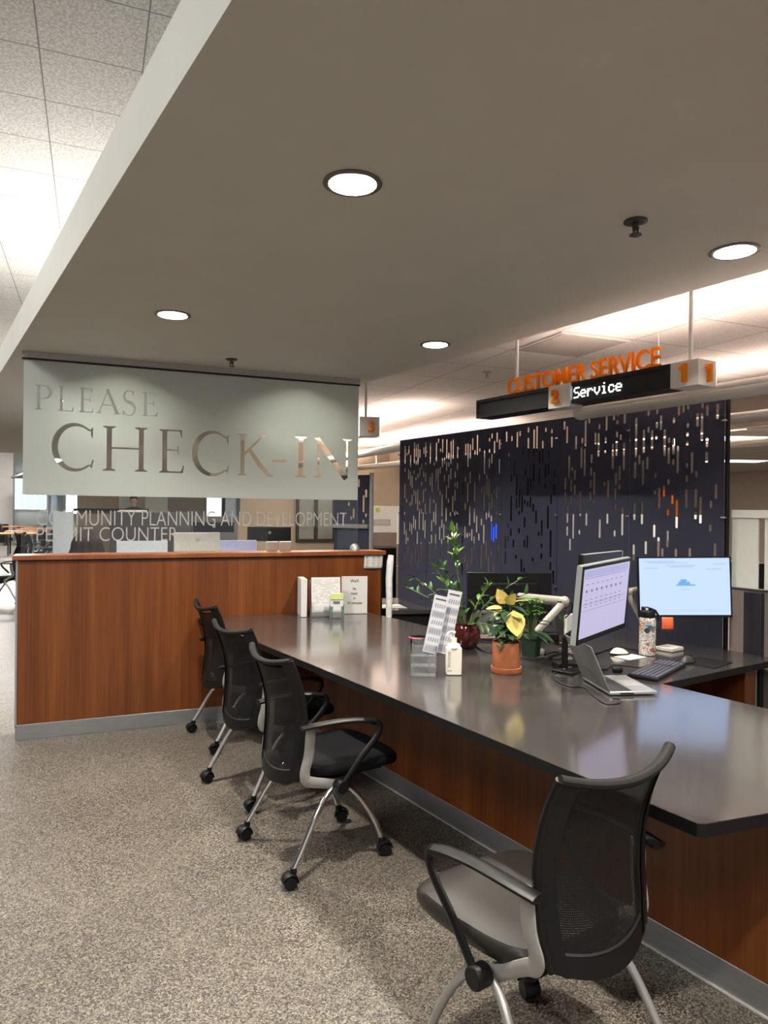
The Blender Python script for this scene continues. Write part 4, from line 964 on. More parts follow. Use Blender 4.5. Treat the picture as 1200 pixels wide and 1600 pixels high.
# arm of the right monitor
ar2 = thing('desk_mount', 'beige grey arm reaching to the bright blue monitor from behind the bottle', 'monitor arm', (0, 0, 0))
f2 = at(982, 925, 4.12); f3 = at(1040, 915, 4.10)
MB().tube([at(1012, 985, 4.08), f2 + V((0, 0, -.01))], 0, 10, flat=(.018, .016, (0, 0, 1))).build('lower_arm', ARM, ar2); MB().tube([f2, f3], 0, 10, flat=(.022, .02, (0, 0, 1))).build('upper_arm', ARM, ar2)
MB().ball(f2, .024).build('elbow_joint', ARM, ar2); g0 = at(1012, 985, 4.08); MB().cyl(V((g0.x, g0.y, Z0)), g0, .018).cyl(V((g0.x, g0.y, Z0)), V((g0.x, g0.y, Z0 + .012)), .05).build('base', ARM, ar2)

q = V((*P2(888, 1010), 0))
tag(MB().prism([(-.055, -.009), (.055, -.009), (.055, .009), (-.055, .009)], 0, .185).build('white_router', WHITEP, None, .007, loc=(q.x, q.y, Z0), rz=wy + R(4)), 'upright white slab shaped device tucked behind the angled spreadsheet monitor', 'router')
# laptop
la = V((*P2(953, 1088), 0)); lb = V((*P2(1028, 1086.5), 0)); ldir = (lb - la).normalized(); lrz = atan2(ldir.y, ldir.x)
lp = thing('laptop', 'open silver laptop turned sideways at the edge of the counter', 'laptop', (la.x, la.y, Z0), lrz)
ALU = mat('laptop_silver', (.46, .47, .48), .36, .6, var=.02); LDK = mat('laptop_lid_grey', (.20, .20, .205), .45, .3, var=.03)
LW, LD_ = .300, .212
MB().bx(0, LD_, 0, LW, .004, .017).build('body', ALU, lp, .003)
MB().bx(.012, .105, .016, LW - .016, .0165, .0175).build('keyboard_well', DARK, lp)
m = MB()
for i in range(5):
    for k in range(14): m.bx(.016 + i * .018, .016 + i * .018 + .014, .020 + k * .0187, .020 + k * .0187 + .0155, .0172, .0195)
m.build('keys', mat('key_black', (.05, .048, .052), .5), lp, smooth=False)
MB().bx(.118, .195, .10, .205, .0168, .0174).build('touchpad', mat('touchpad_silver', (.52, .53, .54), .3, .4), lp)
TL = X4.Translation((.004, 0, .017)) @ X4.Rotation(R(-24), 4, 'Y')
o = MB().bx(-.006, 0, .002, LW - .002, 0, .210).build('lid', LDK, lp, .002); o.data.transform(TL)
o2 = MB().bx(0, .0012, .008, LW - .008, .010, .204).build('screen', mat('laptop_screen', (.02, .02, .022), .2), lp, smooth=False); o2.data.transform(TL)
o2 = MB().bx(-.0068, -.006, .115, .185, .045, .075).build('lid_badge', mat('badge_grey', (.30, .30, .31), .3, .8), lp); o2.data.transform(TL)
MB().bx(.045, .105, -.0006, .002, .007, .013).build('ports', BLACK, lp)
# keyboard and mice
ka, kb_, kc, kd = [V((*P2(*q, TOP + .012), 0)) for q in ((985, 1053), (1022, 1064), (1066, 1039), (1035, 1031))]
kdir = ((kc - kb_) + (kd - ka)).normalized(); kctr = (ka + kb_ + kc + kd) / 4; KL, KW = .435, .140
def keyboard(label, x, y, rz, body, key, L=KL, W_=KW):
    t = thing('keyboard', label, 'keyboard', (x, y, Z0), rz)
    MB().prism([(-L / 2, -W_ / 2), (L / 2, -W_ / 2), (L / 2, W_ / 2), (-L / 2, W_ / 2)], 0, .016).build('case', body, t, .004)
    m = MB()
    for r_ in range(6):
        x_ = -L / 2 + .010; yy = W_ / 2 - .012 - r_ * .0215
        while x_ < L / 2 - .024:
            w = .016 if r_ < 5 or abs(x_ + .06) > .05 else .095
            if not (L * .17 < x_ < L * .19 or L * .31 < x_ < L * .335): m.bx(x_, x_ + w, yy - .0165, yy, .014, .021)
            x_ += w + .003
    m.build('keys', key, t, .0015, 1, smooth=False); return t
keyboard('black keyboard between the laptop and the dark mouse', kctr.x, kctr.y, atan2(kdir.y, kdir.x), BLACK, mat('key_dark', (.07, .075, .10), .38))
kq = V((*P2(764, 999), 0)); keyboard('flat dark keyboard in front of the large black monitor, beyond the maroon pot', kq.x, kq.y, rtA + R(4), DARK, mat('key_warm_reflection', (.16, .11, .095), .5), .40, .13)  # warm reflected light is put into the brown key colour
def mouse(label, px, py, rz, body, top):
    x, y = P2(px, py); t = thing('mouse', label, 'computer mouse', (x, y, Z0 + .003), rz)
    def f(u, v):
        a = 2 * pi * u; r_ = v; return V((.056 * r_ * cos(a) * (1 - .08 * sin(a) ** 2), .031 * r_ * sin(a), .034 * (1 - r_ ** 2.6) * (1 - .25 * cos(a) * r_) ))
    MB().grid(f, 26, 10).build('shell', top, t); MB().prism(circ((0, 0), 1, 26), 0, .006, X4.Diagonal((.0565, .0315, 1, 1))).build('base', body, t)
    MB().cyl((.026, -.003, .031), (.026, .003, .031), .005, seg=10).build('wheel', BLACK, t); return t
pad = [P2(1076, 1030), P2(1056, 1037), P2(1108, 1046), P2(1126, 1040), P2(1100, 1029)]
pc_ = V((sum(p[0] for p in pad) / 5, sum(p[1] for p in pad) / 5, 0))
tag(MB().prism([(-.11, -.09), (.11, -.09), (.11, .09), (-.11, .09)], 0, .003).build('mouse_pad', BLACKM, None, .0012, loc=(2.965, 2.775, Z0), rz=R(20)), 'black mouse pad under the dark mouse near the desk edge', 'mouse pad')
mouse('dark grey mouse on the black mouse pad', 1074, 1036, R(15), BLACK, DARK)
WPL = mat('white_plastic', (.66, .63, .58), .35, var=.02)
px_, py_ = P2(985, 1027); tag(MB().bx(-.075, .075, -.05, .05, 0, .0015).build('paper_slip', PAPER, None, loc=(px_, py_, Z0), rz=R(10)), 'white paper slip lying under the pale mouse beside the bottle', 'paper')
mouse('pale mouse with dark sides on the white paper slip', 968, 1023, R(-20), BLACK, WPL)
px_, py_ = P2(1040, 1018); tag(MB().bx(-.06, .06, -.05, .05, 0, .022).build('white_adapter', WPL, None, .004, loc=(px_ + .05, py_ + .02, Z0), rz=R(14)), 'flat white plastic adapter box on the desk right of the bottle', 'adapter')
# bottle
bx_, by_ = P2(1017.5, 1025)
def sticker_mat():
    m, n, l, b = base('sticker_collage'); tc = n.new('ShaderNodeTexCoord'); vo = n.new('ShaderNodeTexVoronoi'); vo.inputs['Scale'].default_value = 42; l.new(tc.outputs['Object'], vo.inputs['Vector'])
    sp = n.new('ShaderNodeSeparateColor'); l.new(vo.outputs['Color'], sp.inputs[0]); r = n.new('ShaderNodeValToRGB'); r.color_ramp.interpolation = 'CONSTANT'; e = r.color_ramp.elements
    e[0].position = 0; e[0].color = (.66, .62, .58, 1); e[1].position = .93; e[1].color = (.06, .10, .24, 1)
    for p, c_ in ((.48, (.78, .76, .72)), (.66, (.42, .12, .10)), (.73, (.70, .66, .62)), (.80, (.10, .22, .12)), (.86, (.60, .45, .30))): q = e.new(p); q.color = (*c_, 1)
    l.new(sp.outputs[0], r.inputs[0]); v2 = n.new('ShaderNodeTexVoronoi'); v2.feature = 'DISTANCE_TO_EDGE'; v2.inputs['Scale'].default_value = 75; l.new(tc.outputs['Object'], v2.inputs['Vector'])
    lt = n.new('ShaderNodeMath'); lt.operation = 'LESS_THAN'; lt.inputs[1].default_value = .05; l.new(v2.outputs['Distance'], lt.inputs[0]); mx = n.new('ShaderNodeMix'); mx.data_type = 'RGBA'
    l.new(lt.outputs[0], mx.inputs['Factor']); l.new(r.outputs[0], mx.inputs['A']); mx.inputs['B'].default_value = (.05, .045, .06, 1); l.new(mx.outputs['Result'], b.inputs['Base Color']); b.inputs['Roughness'].default_value = .4; return m
wb = thing('water_bottle', 'white water bottle covered in stickers with a black lid', 'bottle', (bx_, by_ + .03, Z0), yawv)
MB().lathe([(0, 0), (.040, 0), (.0435, .004), (.0435, .185), (.041, .200), (.036, .208), (0, .208)], seg=36).build('body', sticker_mat(), wb)
MB().lathe([(0, .205), (.0385, .205), (.040, .210), (.040, .238), (.034, .246), (0, .247)], seg=32).bx(-.028, .008, -.022, .022, .244, .262).tube([(.01, -.01, .255), (.034, -.02, .245), (.052, -.024, .215), (.050, -.024, .190)], .007, 8).build('lid', BLACK, wb, .003)
def wrap(a0, a1, z0, z1, r_=.0442): return lambda u, v: V((r_ * sin(a0 + (a1 - a0) * u), -r_ * cos(a0 + (a1 - a0) * u), z0 + (z1 - z0) * v))
MB().grid(wrap(-.62, .25, .168, .192), 6, 1).build('label_patch', PAPER, wb); MB().grid(lambda u, v: wrap(-.75, -.02, .125, .155)(.5 + (u - .5) * sin(pi * (.08 + .84 * v)), v), 6, 5).build('oval_sticker', mat('sticker_navy', (.03, .05, .09), .4), wb)
MB().bx(-.020, -.006, -.0245, -.022, .247, .259).build('lid_mark', PAPER, wb)
m = MB()
for i in range(3): m.grid(wrap(-.5, .12, .173 + i * .006, .1755 + i * .006, .0446), 4, 1)
m.build('label_print', INK, wb)
# dock, puck, small bits
dx, dy = P2(896, 1045); dk = thing('docking_station', 'flat black docking box behind the laptop lid', 'docking station', (dx, dy + .02, Z0), rtA + R(12))
MB().bx(-.085, .085, -.045, .045, 0, .032).build('case', BLACK, dk, .004); MB().bx(-.06, -.02, -.0462, -.044, .010, .018).build('port', SATIN, dk)
px_, py_ = P2(966.5, 1052); tag(MB().tube([(-.024, 0, .016), (-.018, 0, .016), (.018, 0, .016), (.024, 0, .016)], [.011, .016, .016, .012], 18).build('webcam_barrel', BLACK, None, loc=(px_, py_ + .01, Z0), rz=rtA), 'small black barrel shaped webcam lying right of the laptop', 'webcam')
def cable(label, pts, m, r=.0035, name='cable'):
    P = [V((*P2(*p[:2]), TOP + r * 1.15 + (p[2] if len(p) > 2 else 0))) for p in pts]
    return tag(MB().tube(smoothpts(P, 8), r, 7).build(name, m), label, 'cable')
cable('black laptop cable looping across the counter in front of the dock', [(957, 1092, .0), (968, 1093), (966, 1100), (945, 1100), (925, 1086), (912, 1075), (892, 1074), (872, 1066), (864, 1056), (872, 1050), (884, 1050, .012)], mat('cable_grey', (.02, .019, .018), .5))
cable('black cable running between the maroon pot and the poinsettia', [(740, 1000), (752, 1003), (768, 1005), (800, 1006)], BLACK, .004)
cable('second black cable lying in front of the maroon pot', [(742, 1010), (754, 1018), (766, 1021), (790, 1022)], BLACK, .004)
cable('thin black cable crossing the desk behind the pale mouse', [(925, 1025), (945, 1018), (965, 1012), (990, 1016), (1003, 1020)], BLACK, .003)
cable('thin black cable between the webcam and the keyboard', [(935, 1046), (948, 1047), (958, 1040), (975, 1041), (1000, 1044), (1012, 1040)], BLACK, .0028)
cable('tangled black cable beside the green pot saucer', [(850, 1024), (870, 1020), (885, 1027), (872, 1032), (858, 1028), (880, 1022), (898, 1026), (906, 1034)], BLACK, .004)
cx_, cyy = P2(893, 1031)
YC = mat('cable_tan', (.42, .26, .10), .5)
tag(MB().tube(smoothpts([V((cx_, cyy + .02, Z0 + .036)) + V(((.055 + .006 * sin(k * 1.7)) * cos(k * .7), (.040 + .005 * cos(k * 1.3)) * sin(k * .7), .004 + .0035 * k)) for k in range(20)], 4), .0042, 6).build('cable_coil', YC), 'coil of tan cable resting on the black dock', 'cable')
q = V((*P2(888, 1002), Z0)); fl = thing('red_flowers', 'small bunch of red artificial flowers in a dark tub behind the monitor arm', 'flowers', q + V((.1, .2, 0)))
MB().lathe([(0, 0), (.03, 0), (.036, .09), (.030, .09), (.028, .01)]).build('tub', DARK, fl)
sm = MB(); pm = MB()
for i in range(9):
    az = i * 2.4; r_ = .012 + .006 * (i % 5); tpz = .15 + .02 * (i % 4); sm.tube([(0, 0, .05), (r_ * cos(az), r_ * sin(az), tpz)], .002, 5)
    for k in range(5): pm.leaf((r_ * cos(az), r_ * sin(az), tpz), (cos(az + k * 1.26), sin(az + k * 1.26), .5), (0, 0, 1), .024, .018, .2, 4)
sm.build('stems', STEMG, fl); pm.build('petals', mat('petal_red', (.55, .03, .05), .5), fl)
px_, py_ = P2(856, 1012); tag(MB().bx(-.05, .05, -.035, .035, 0, .05).build('phone_base', BLACK, None, .008, loc=(px_ + .14, py_ + .18, Z0), rz=rtA), 'low black phone base in shadow behind the monitor arm', 'phone')

# ================================================================== BACKGROUND
def onY(px, py, Y):
    d = FW + RT * ((px - 600) / F) + UP * ((800 - py) / F); return EYEP + d * (Y / d.y)
# --- lobby end: windows, column, tables
SKYE = emit('daylight_pane', (.30, .68, .80), .62)
def win(n, px0, px1, py0, py1, Y, bars):
    a = onY(px0, py1, Y); b = onY(px1, py0, Y); t = thing('window_%d' % n, None, None, (a.x, Y, a.z)); t['kind'] = 'structure'; w, h = b.x - a.x, b.z - a.z
    MB().bx(0, w, -.02, 0, 0, h).build('window_pane', SKYE, t, smooth=False)
    m = MB().bx(-.06, 0, -.06, .0, -.06, h + .06).bx(w, w + .06, -.06, 0, -.06, h + .06).bx(0, w, -.06, 0, -.06, 0).bx(0, w, -.06, 0, h, h + .06)
    for i in range(1, bars): m.bx(w * i / bars - .03, w * i / bars + .03, -.05, -.021, 0, h)
    m.build('window_frame', WHITEP, t, smooth=False)
    area('window_daylight', (w / 2, -.12, h / 2), w, h, 60, (.75, .92, 1), parent=t).rotation_euler = (R(90), 0, 0)
win(1, 21, 71, 745, 794, 39.95, 3)
win(2, 106, 118, 772, 800, 30.0, 1)
a = onY(-4, 800, 36); b = onY(20, 800, 36)
struct('wall_column', MB().bx(a.x, b.x, 36, 36.8, 0, 4.37), WHITEP, smooth=False)
struct('baseboard_column', MB().bx(a.x - .02, b.x + .02, 35.97, 36.02, 0, .12), DARK)
tag(MB().lathe([(0, 0), (.22, 0), (.26, .75), (.24, .78), (0, .78)]).build('waste_bin', BLACK, None, loc=(onY(3, 830, 34).x, 34, 0)), 'black waste bin at the foot of the far left column', 'bin')
a = onY(73, 800, 30.3); b = onY(104, 800, 30.3); cdoor = onY(262, 800, 30.3)
struct('wall_hall', MB().bx(a.x, b.x, 30.3, 30.45, 0, 3.4), mat('grey_door_paint', (.42, .45, .50), .6), smooth=False)
struct('door_1', MB().bx(a.x + .15, b.x - .15, 30.24, 30.299, .02, 2.3), mat('grey_door', (.36, .39, .44), .5), smooth=False)
struct('wall_hall_right', MB().bx(b.x, cdoor.x + 2.2, 30.3, 30.45, 0, 3.4), mat('cream_paint', (.66, .60, .50), .7), smooth=False)
OAK = mat('orange_oak', (.48, .20, .07), .45, var=.2)
def cafe(x, y, lab):
    t = thing('cafe_table', lab, 'table', (x, y, 0), 0, 'orange tables at the far end of the lobby')
    MB().bx(-.6, .6, -.4, .4, .72, .75).build('tabletop', OAK, t)
    for sx in (-.5, .5):
        for sy in (-.32, .32): MB().cyl((sx, sy, 0), (sx, sy, .72), .025, seg=8).build('leg', DARK, t)
for i, (px, Y) in enumerate(((26, 23.5), (42, 25.5), (56, 27.5), (66, 29.2), (32, 31.5), (50, 34))):
    p = onY(px, 810, Y); cafe(p.x, Y, 'small orange wood table far off in the lobby below the blue window')
# --- chairs in the lobby and behind the glass
g2 = 'dark chairs around the permit desks'
q = onz(9, 944, 0); dup(CH, (q.x, q.y + .1, 0), R(165), 'dark chair standing alone in the lobby left of the wood wall', g2)
for px, Y, rz, lab in ((45, 19.0, 40, 'far dark chair seen just at the left edge of the glass sign'), (62, 17.2, 10, 'far dark chair seen through the glass under the letters PE'), (76, 21.0, -20, 'furthest dark chair seen through the left end of the glass')):
    p = onY(px, 850, Y); dup(CH, (p.x, Y, 0), R(rz), lab, g2)
# --- permit desks behind the glass
GREYD = mat('workstation_grey', (.10, .10, .105), .6); GRL = mat('workstation_light', (.62, .63, .64), .5); PALE = mat('panel_pale', (.46, .50, .54), .4)
def slab(name, label, cat, px0, px1, py0, py1, Y, m, th=.06, group=None, z0=None):
    a = onY(px0, py1, Y); a.z = z0 or a.z; b = onY(px1, py0, Y); o = MB().bx(0, b.x - a.x, 0, th, 0, b.z - a.z).build(name, m, None, .004, loc=(a.x, Y, a.z)); return tag(o, label, cat, group)
def floorslab(name, label, cat, px0, px1, py0, Y, m, th=.06, group=None):
    a = onY(px0, 800, Y); b = onY(px1, py0, Y); o = MB().bx(0, b.x - a.x, 0, th, 0, b.z).build(name, m, None, .004, loc=(a.x, Y, 0)); return tag(o, label, cat, group)
pd = thing('permit_desk', 'large light work table behind the wood wall and glass', 'desk', (.72, 7.7, 0))
MB().bx(-1.0, 1.2, -.95, .84, .90, .93).build('desktop', GRL, pd); MB().bx(-.9, 1.1, .80, .83, 0, .90).build('front_panel', GREYD, pd)
for x in (-.95, 1.15): MB().bx(x - .02, x + .02, -.85, .79, 0, .90).build('side_panel', GREYD, pd)
floorslab('partition', 'long dark grey workstation partition behind the seated woman', 'partition', 172, 300, 801, 10.2, GREYD, group='dark partitions behind the glass')
floorslab('partition', 'dark grey workstation partition right of the white monitor, behind the glass', 'partition', 300, 372, 807, 9.8, GREYD, group='dark partitions behind the glass')
floorslab('cabinet', 'pale block standing in for a reflection in the glass, left of the seated woman', 'cabinet', 83, 114, 800, 8.6, PALE, .4)  # whitish reflection in the glass, built as a pale block
floorslab('cabinet', 'tall white cupboard far behind the man at his counter', 'cabinet', 228, 262, 776, 24.0, mat('cupboard_white', (.78, .80, .80), .5), .5)
floorslab('cabinet', 'tan bookcase far behind the glass left of the man', 'cabinet', 120, 186, 774, 27.0, TAN, .5)
hc = thing('high_counter', 'dark topped high counter in front of the distant man', 'counter', onY(150, 800, 18.2) * 1)
hc.location.z = 0; w = onY(232, 800, 18.2).x - hc.location.x
MB().bx(-.5, w, 0, .55, 1.43, 1.50).build('counter_top', BLACK, hc); MB().bx(-.4, w - .1, .1, .5, 0, 1.43).build('counter_body', mat('counter_brown', (.24, .19, .15), .6), hc)
floorslab('low_partition', 'white desk front below the distant man', 'desk', 186, 230, 797, 17.6, WHITEP)
for i, (px0, px1, py0, py1, Y, m, lab, rnd) in enumerate(((302, 366, 816, 832, 8.4, BEZ, 'black monitor back seen through the glass above the white monitor', 1), (387, 455, 823, 846, 8.0, BEZ, 'black monitor back seen through the glass below the word development', 1), (272, 344, 832, 862, 7.2, mat('monitor_white', (.50, .48, .45), .35), 'white monitor back behind the glass at the middle of the wood wall', 0))):
    a = onY(px0, py1, Y); b = onY(px1, py0, Y); w, h = b.x - a.x, b.z - a.z
    t = thing('computer_monitor', lab, 'monitor', ((a.x + b.x) / 2, Y, a.z), 0, 'monitors behind the glass')
    MB().bx(-w / 2, w / 2, 0, .035, 0, h).build('housing', m, t, .006); MB().bx(-w / 2 + .01, w / 2 - .01, .035, .038, .01, h - .01).build('screen', emit('screen_dim', (.5, .55, .7), .5), t, smooth=False)
    MB().lathe([(.0, 0), (.018, 0), (.018, .002), (0, .002)], M=X4.Rotation(R(90), 4, 'X')).build('badge', SATIN, t, loc=(0, 0, h * .6))
    MB().bx(-.03, .03, .01, .03, .93 - a.z, 0).bx(-.12, .12, -.06, .10, .93 - a.z, .945 - a.z).build('stand', m, t)
slab('desk_panel', 'lavender panel standing in for a monitor reflection in the glass, right of the white monitor', 'divider', 337, 401, 844, 862, 7.5, mat('reflection_lavender', (.45, .46, .72), .4), .02, z0=.931)  # bluish monitor reflection in the glass, built as a lavender panel
slab('desk_panel', 'pale rounded desk divider behind the glass right of the seated woman', 'divider', 182, 262, 845, 864, 7.0, PALE, .02, z0=.931)
for px, lab in ((425, 'small white card standing on the wood cap behind the glass, left one'), (446, 'small white card standing on the wood cap behind the glass, right one')):
    slab('desk_card', lab, 'card', px - 9, px + 9, 846, 859, 5.31, PAPER, .01, 'white cards on the wall cap', 1.2045)
t = thing('desk_phone', 'black desk phone on the work desk right of the white monitor', 'phone', (onY(330, 855, 6.9).x, 6.9, .931))
MB().prism([(-.09, -.09), (.09, -.09), (.09, .09), (-.09, .09)], 0, .04).build('base', BLACK, t, .006); MB().tube([(-.07, -.08, .07), (-.07, 0, .08), (-.07, .08, .07)], .02, 8).build('handset', BLACK, t)
# tan wall with a dark framed interior window, door and blind
def wallthing(nm, px0, px1, py0, py1, pane, fr, bars=0):
    Y = 12.58; a = onY(px0, py1, Y); b = onY(px1, py0, Y); t = thing(nm, None, None, (a.x, Y, a.z)); t['kind'] = 'structure'; w, h = b.x - a.x, b.z - a.z
    MB().bx(0, w, -.012, 0, 0, h).build('window_pane', pane, t, smooth=False)
    m = MB().bx(-.05, 0, -.05, 0, -.05, h + .05).bx(w, w + .05, -.05, 0, -.05, h + .05).bx(0, w, -.05, 0, -.05, 0).bx(0, w, -.05, 0, h, h + .05)
    for i in range(1, bars): m.bx(w * i / bars - .03, w * i / bars + .03, -.05, -.013, 0, h)
    m.build('window_frame', DARK, t, smooth=False)
wallthing('window_3', 466, 520, 760, 842, mat('grey_green_glass', (.30, .33, .30), .1, spec=.8), DARK, 2)
wallthing('window_4', 322, 347, 776, 812, emit('lit_room', (1, .93, .82), 1.0), DARK)
wallthing('window_5', 350, 370, 778, 815, mat('blind_blue', (.34, .42, .50), .6, var=.3, scale=60), DARK)
# second navy screen with rail and grey post
a = onY(522, 858, 6.9); b = onY(577, 742, 6.55); dd = V((b.x - a.x, b.y - a.y, 0)); W2 = dd.length
s2 = thing('perforated_screen', 'smaller navy slotted screen with a grey rail behind the right end of the glass', 'screen', (a.x, a.y, 0), atan2(dd.y, dd.x))
PM2 = X4(((1, 0, 0, 0), (0, 0, 1, 0), (0, 1, 0, 0), (0, 0, 0, 1)))
loops = [[(0, .05), (W2, .05), (W2, b.z), (0, b.z)]] + [slot(x, z0, z1, .03) for x, z0, z1 in auto_slots(0, W2, 15, random.Random(9), b.z - .04, 1.28)]
meshobj('felt_panel', filled(loops, .006, 'felt_panel', NAVY, PM2), s2); zr = onY(550, 822, 6.7).z
MB().bx(0, W2, -.03, -.007, zr - .02, zr + .02).build('rail', SATIN, s2); MB().cyl((W2 + .03, 0, 0), (W2 + .03, 0, b.z + .02), .022, seg=14).build('post', SATIN, s2)
# gap left of the big screen: desk, black counter, white and tan cubicle
ld = thing('desk', 'grey topped desk with a dark front left of the navy screen', 'desk', (2.0, 5.12, 0))
MB().prism([(.16, -.05), (.555, -.125), (.49, .15), (.52, .68), (.16, .70)], TOP - .03, TOP).build('desktop', LAMINATE, ld); MB().prism([(.18, -.04), (.53, -.10), (.47, .15), (.50, .66), (.18, .68)], 0, TOP - .03).build('desk_body', BLACKM, ld)
tag(MB().prism([(0, 0), (.20, -.04), (.22, .16), (.03, .20)], 0, .002).build('paper_sheet', PAPER, None, loc=(2.13, 5.20, Z0)), 'white paper sheet lying on the desk left of the navy screen', 'paper')
floorslab('low_counter', 'black fronted counter seen in the gap left of the navy screen', 'counter', 582, 640, 856, 9.4, BLACKM, .6)
tn2 = floorslab('cubicle_wall', 'white and tan cubicle wall in the gap left of the navy screen', 'partition', 580, 640, 832, 11.4, BRONZE)
a = onY(580, 832, 11.4); b = onY(640, 791, 11.4)
MB().bx(0, b.x - a.x, 0, .05, a.z, b.z).build('upper_pane', mat('cubicle_white', (.74, .76, .72), .4), tn2)
p = onY(602, 816, 11.38); np_ = thing('name_plate', 'grey name plate on the white cubicle pane left of the navy screen', 'sign', (p.x - .06, 11.385, p.z)); MB().bx(-.16, .16, 0, .012, -.05, .05).build('plate', SATIN, np_); MB().bx(-.14, .14, -.002, 0, -.035, .035).build('face', mat('plate_face', (.5, .48, .45), .5), np_)
p = onY(590.5, 797, 11.38); tag(MB().bx(-.04, .04, 0, .003, -.04, .04).build('sticky_note', mat('sticky_green', (.45, .60, .12), .6), None, loc=(p.x, 11.39, p.z)), 'green sticky note on the white cubicle pane left of the navy screen', 'sticky note')
# right of the big screen: brown cubicle panel, pale panes, dark column
def onS(px, py):                              # onto the plane of the big screen, in its own frame (s along, z)
    d = FW + RT * ((px - 600) / F) + UP * ((800 - py) / F); n_ = V((cos(SA), sin(SA), 0)); q = EYEP + d * ((s0 - EYEP).dot(n_) / d.dot(n_)); return (q - s0).dot(V((-sin(SA), cos(SA), 0))), q.z
cp = thing('cubicle_panel', 'brown fabric cubicle panel with pale panes right of the navy screen', 'partition', (s0.x + .03 * cos(SA), s0.y + .03 * sin(SA), 0), SA)
zt = onS(1150, 921)[1]; s1 = -.02; s2_ = -2.2
MB().bx(.0, .05, s2_, s1, 0, zt).build('fabric_panel', BRONZE, cp, .003); MB().bx(-.004, .054, s2_, s1, zt, zt + .008).build('ledge', mat('ledge_dark', (.05, .045, .045), .5), cp)
PANE = mat('pane_pale', (.72, .75, .70), .35, var=.02)
zp = onS(1150, 809)[1]; sa, sb_ = onS(1177, 860)[0], onS(1187, 860)[0]
MB().bx(.02, .03, sa, s1, zt + .008, zp).build('pale_pane', PANE, cp); MB().bx(.02, .03, s2_, sb_, zt + .008, zp).build('pale_pane', PANE, cp); MB().bx(.012, .038, s2_, s1, zp, zp + .045).build('top_rail', WHITEP, cp)
sc0, sc1 = onS(1163, 1000)[0], onS(1190, 1000)[0]
dc = thing('file_cabinet', 'narrow dark cabinet standing against the brown cubicle panel', 'cabinet', (s0.x, s0.y, 0), SA)
MB().bx(-.012, .026, sc1, sc0, .0, zt - .006).build('body', mat('cabinet_navy', (.016, .016, .022), .5), dc, .002)
q = at(1178, 903, 4.9); pcx = thing('computer_case', 'black computer with a round mark seen in the slit between pale panes', 'computer', (q.x, q.y, 0), yawv); MB().bx(-.09, .09, 0, .30, q.z - .12, q.z + .10).build('case', BLACK, pcx); MB().bx(-.3, .3, -.05, .4, q.z - .15, q.z - .12).bx(-.28, -.25, 0, .35, 0, q.z - .15).bx(.25, .28, 0, .35, 0, q.z - .15).build('shelf', GRL, pcx)
MB().tube([(.03 * cos(a), -.001, q.z + .02 + .03 * sin(a)) for a in [2 * pi * k / 20 for k in range(20)]], .003, 6, True).build('round_mark', SATIN, pcx)
# cubicles behind the big screen, glimpsed through the slots
gq = 'cubicle walls behind the navy screen'
for i, (x0, x1, y, z, lab) in enumerate(((4.3, 6.0, 6.4, 1.5, 'pale cubicle wall glimpsed through the slots, nearest the middle'), (4.0, 5.6, 9.2, 1.5, 'pale cubicle wall glimpsed through the slots, further left'), (6.4, 9.5, 5.2, 1.5, 'pale cubicle wall glimpsed through the slots, right end'), (6.4, 10, 9.4, 1.5, 'pale cubicle wall far behind the slots'))):
    t = thing('cubicle_wall', lab, 'partition', (x0, y, 0), 0, gq); MB().bx(0, x1 - x0, 0, .05, 0, 1.05).build('fabric_panel', BRONZE, t); MB().bx(0, x1 - x0, .01, .04, 1.05, z).build('pale_pane', PANE, t)
q = at(1050, 783, 6.3); tag(MB().bx(-.10, .10, 0, .02, -.14, .10).build('orange_notice', ORANGE, None, loc=(q.x, q.y, q.z), rz=yawv), 'orange notice board glimpsed through the slots of the navy screen', 'notice')
wb_ = q
pst = thing('notice_post', 'pale post carrying the orange notice behind the navy screen', 'post', (q.x, q.y + .05, 0), yawv); MB().cyl((0, .04, 0), (0, .04, q.z + .05), .02, seg=10).build('post', SATIN, pst)
q = at(786, 832, 6.6); t = thing('computer_monitor', 'blue lit monitor glimpsed through the slots above the plants', 'monitor', (q.x, q.y, q.z), yawv); MB().bx(-.12, .12, 0, .03, -.10, .10).build('housing', BEZ, t); MB().bx(-.112, .112, -.002, 0, -.092, .092).build('screen', emit('screen_blue', (.02, .08, .9), 1.2), t, smooth=False); MB().cyl((0, .03, -q.z), (0, .03, -.05), .02, seg=8).build('post', DARK, t)
q = at(835, 800, 5.9); tag(MB().bx(-.20, .20, 0, .35, 0, 2.05).build('tall_cabinet', BLACKM, None, loc=(q.x, q.y, 0), rz=yawv), 'tall black cabinet glimpsed through the slots right of the plants', 'cabinet')
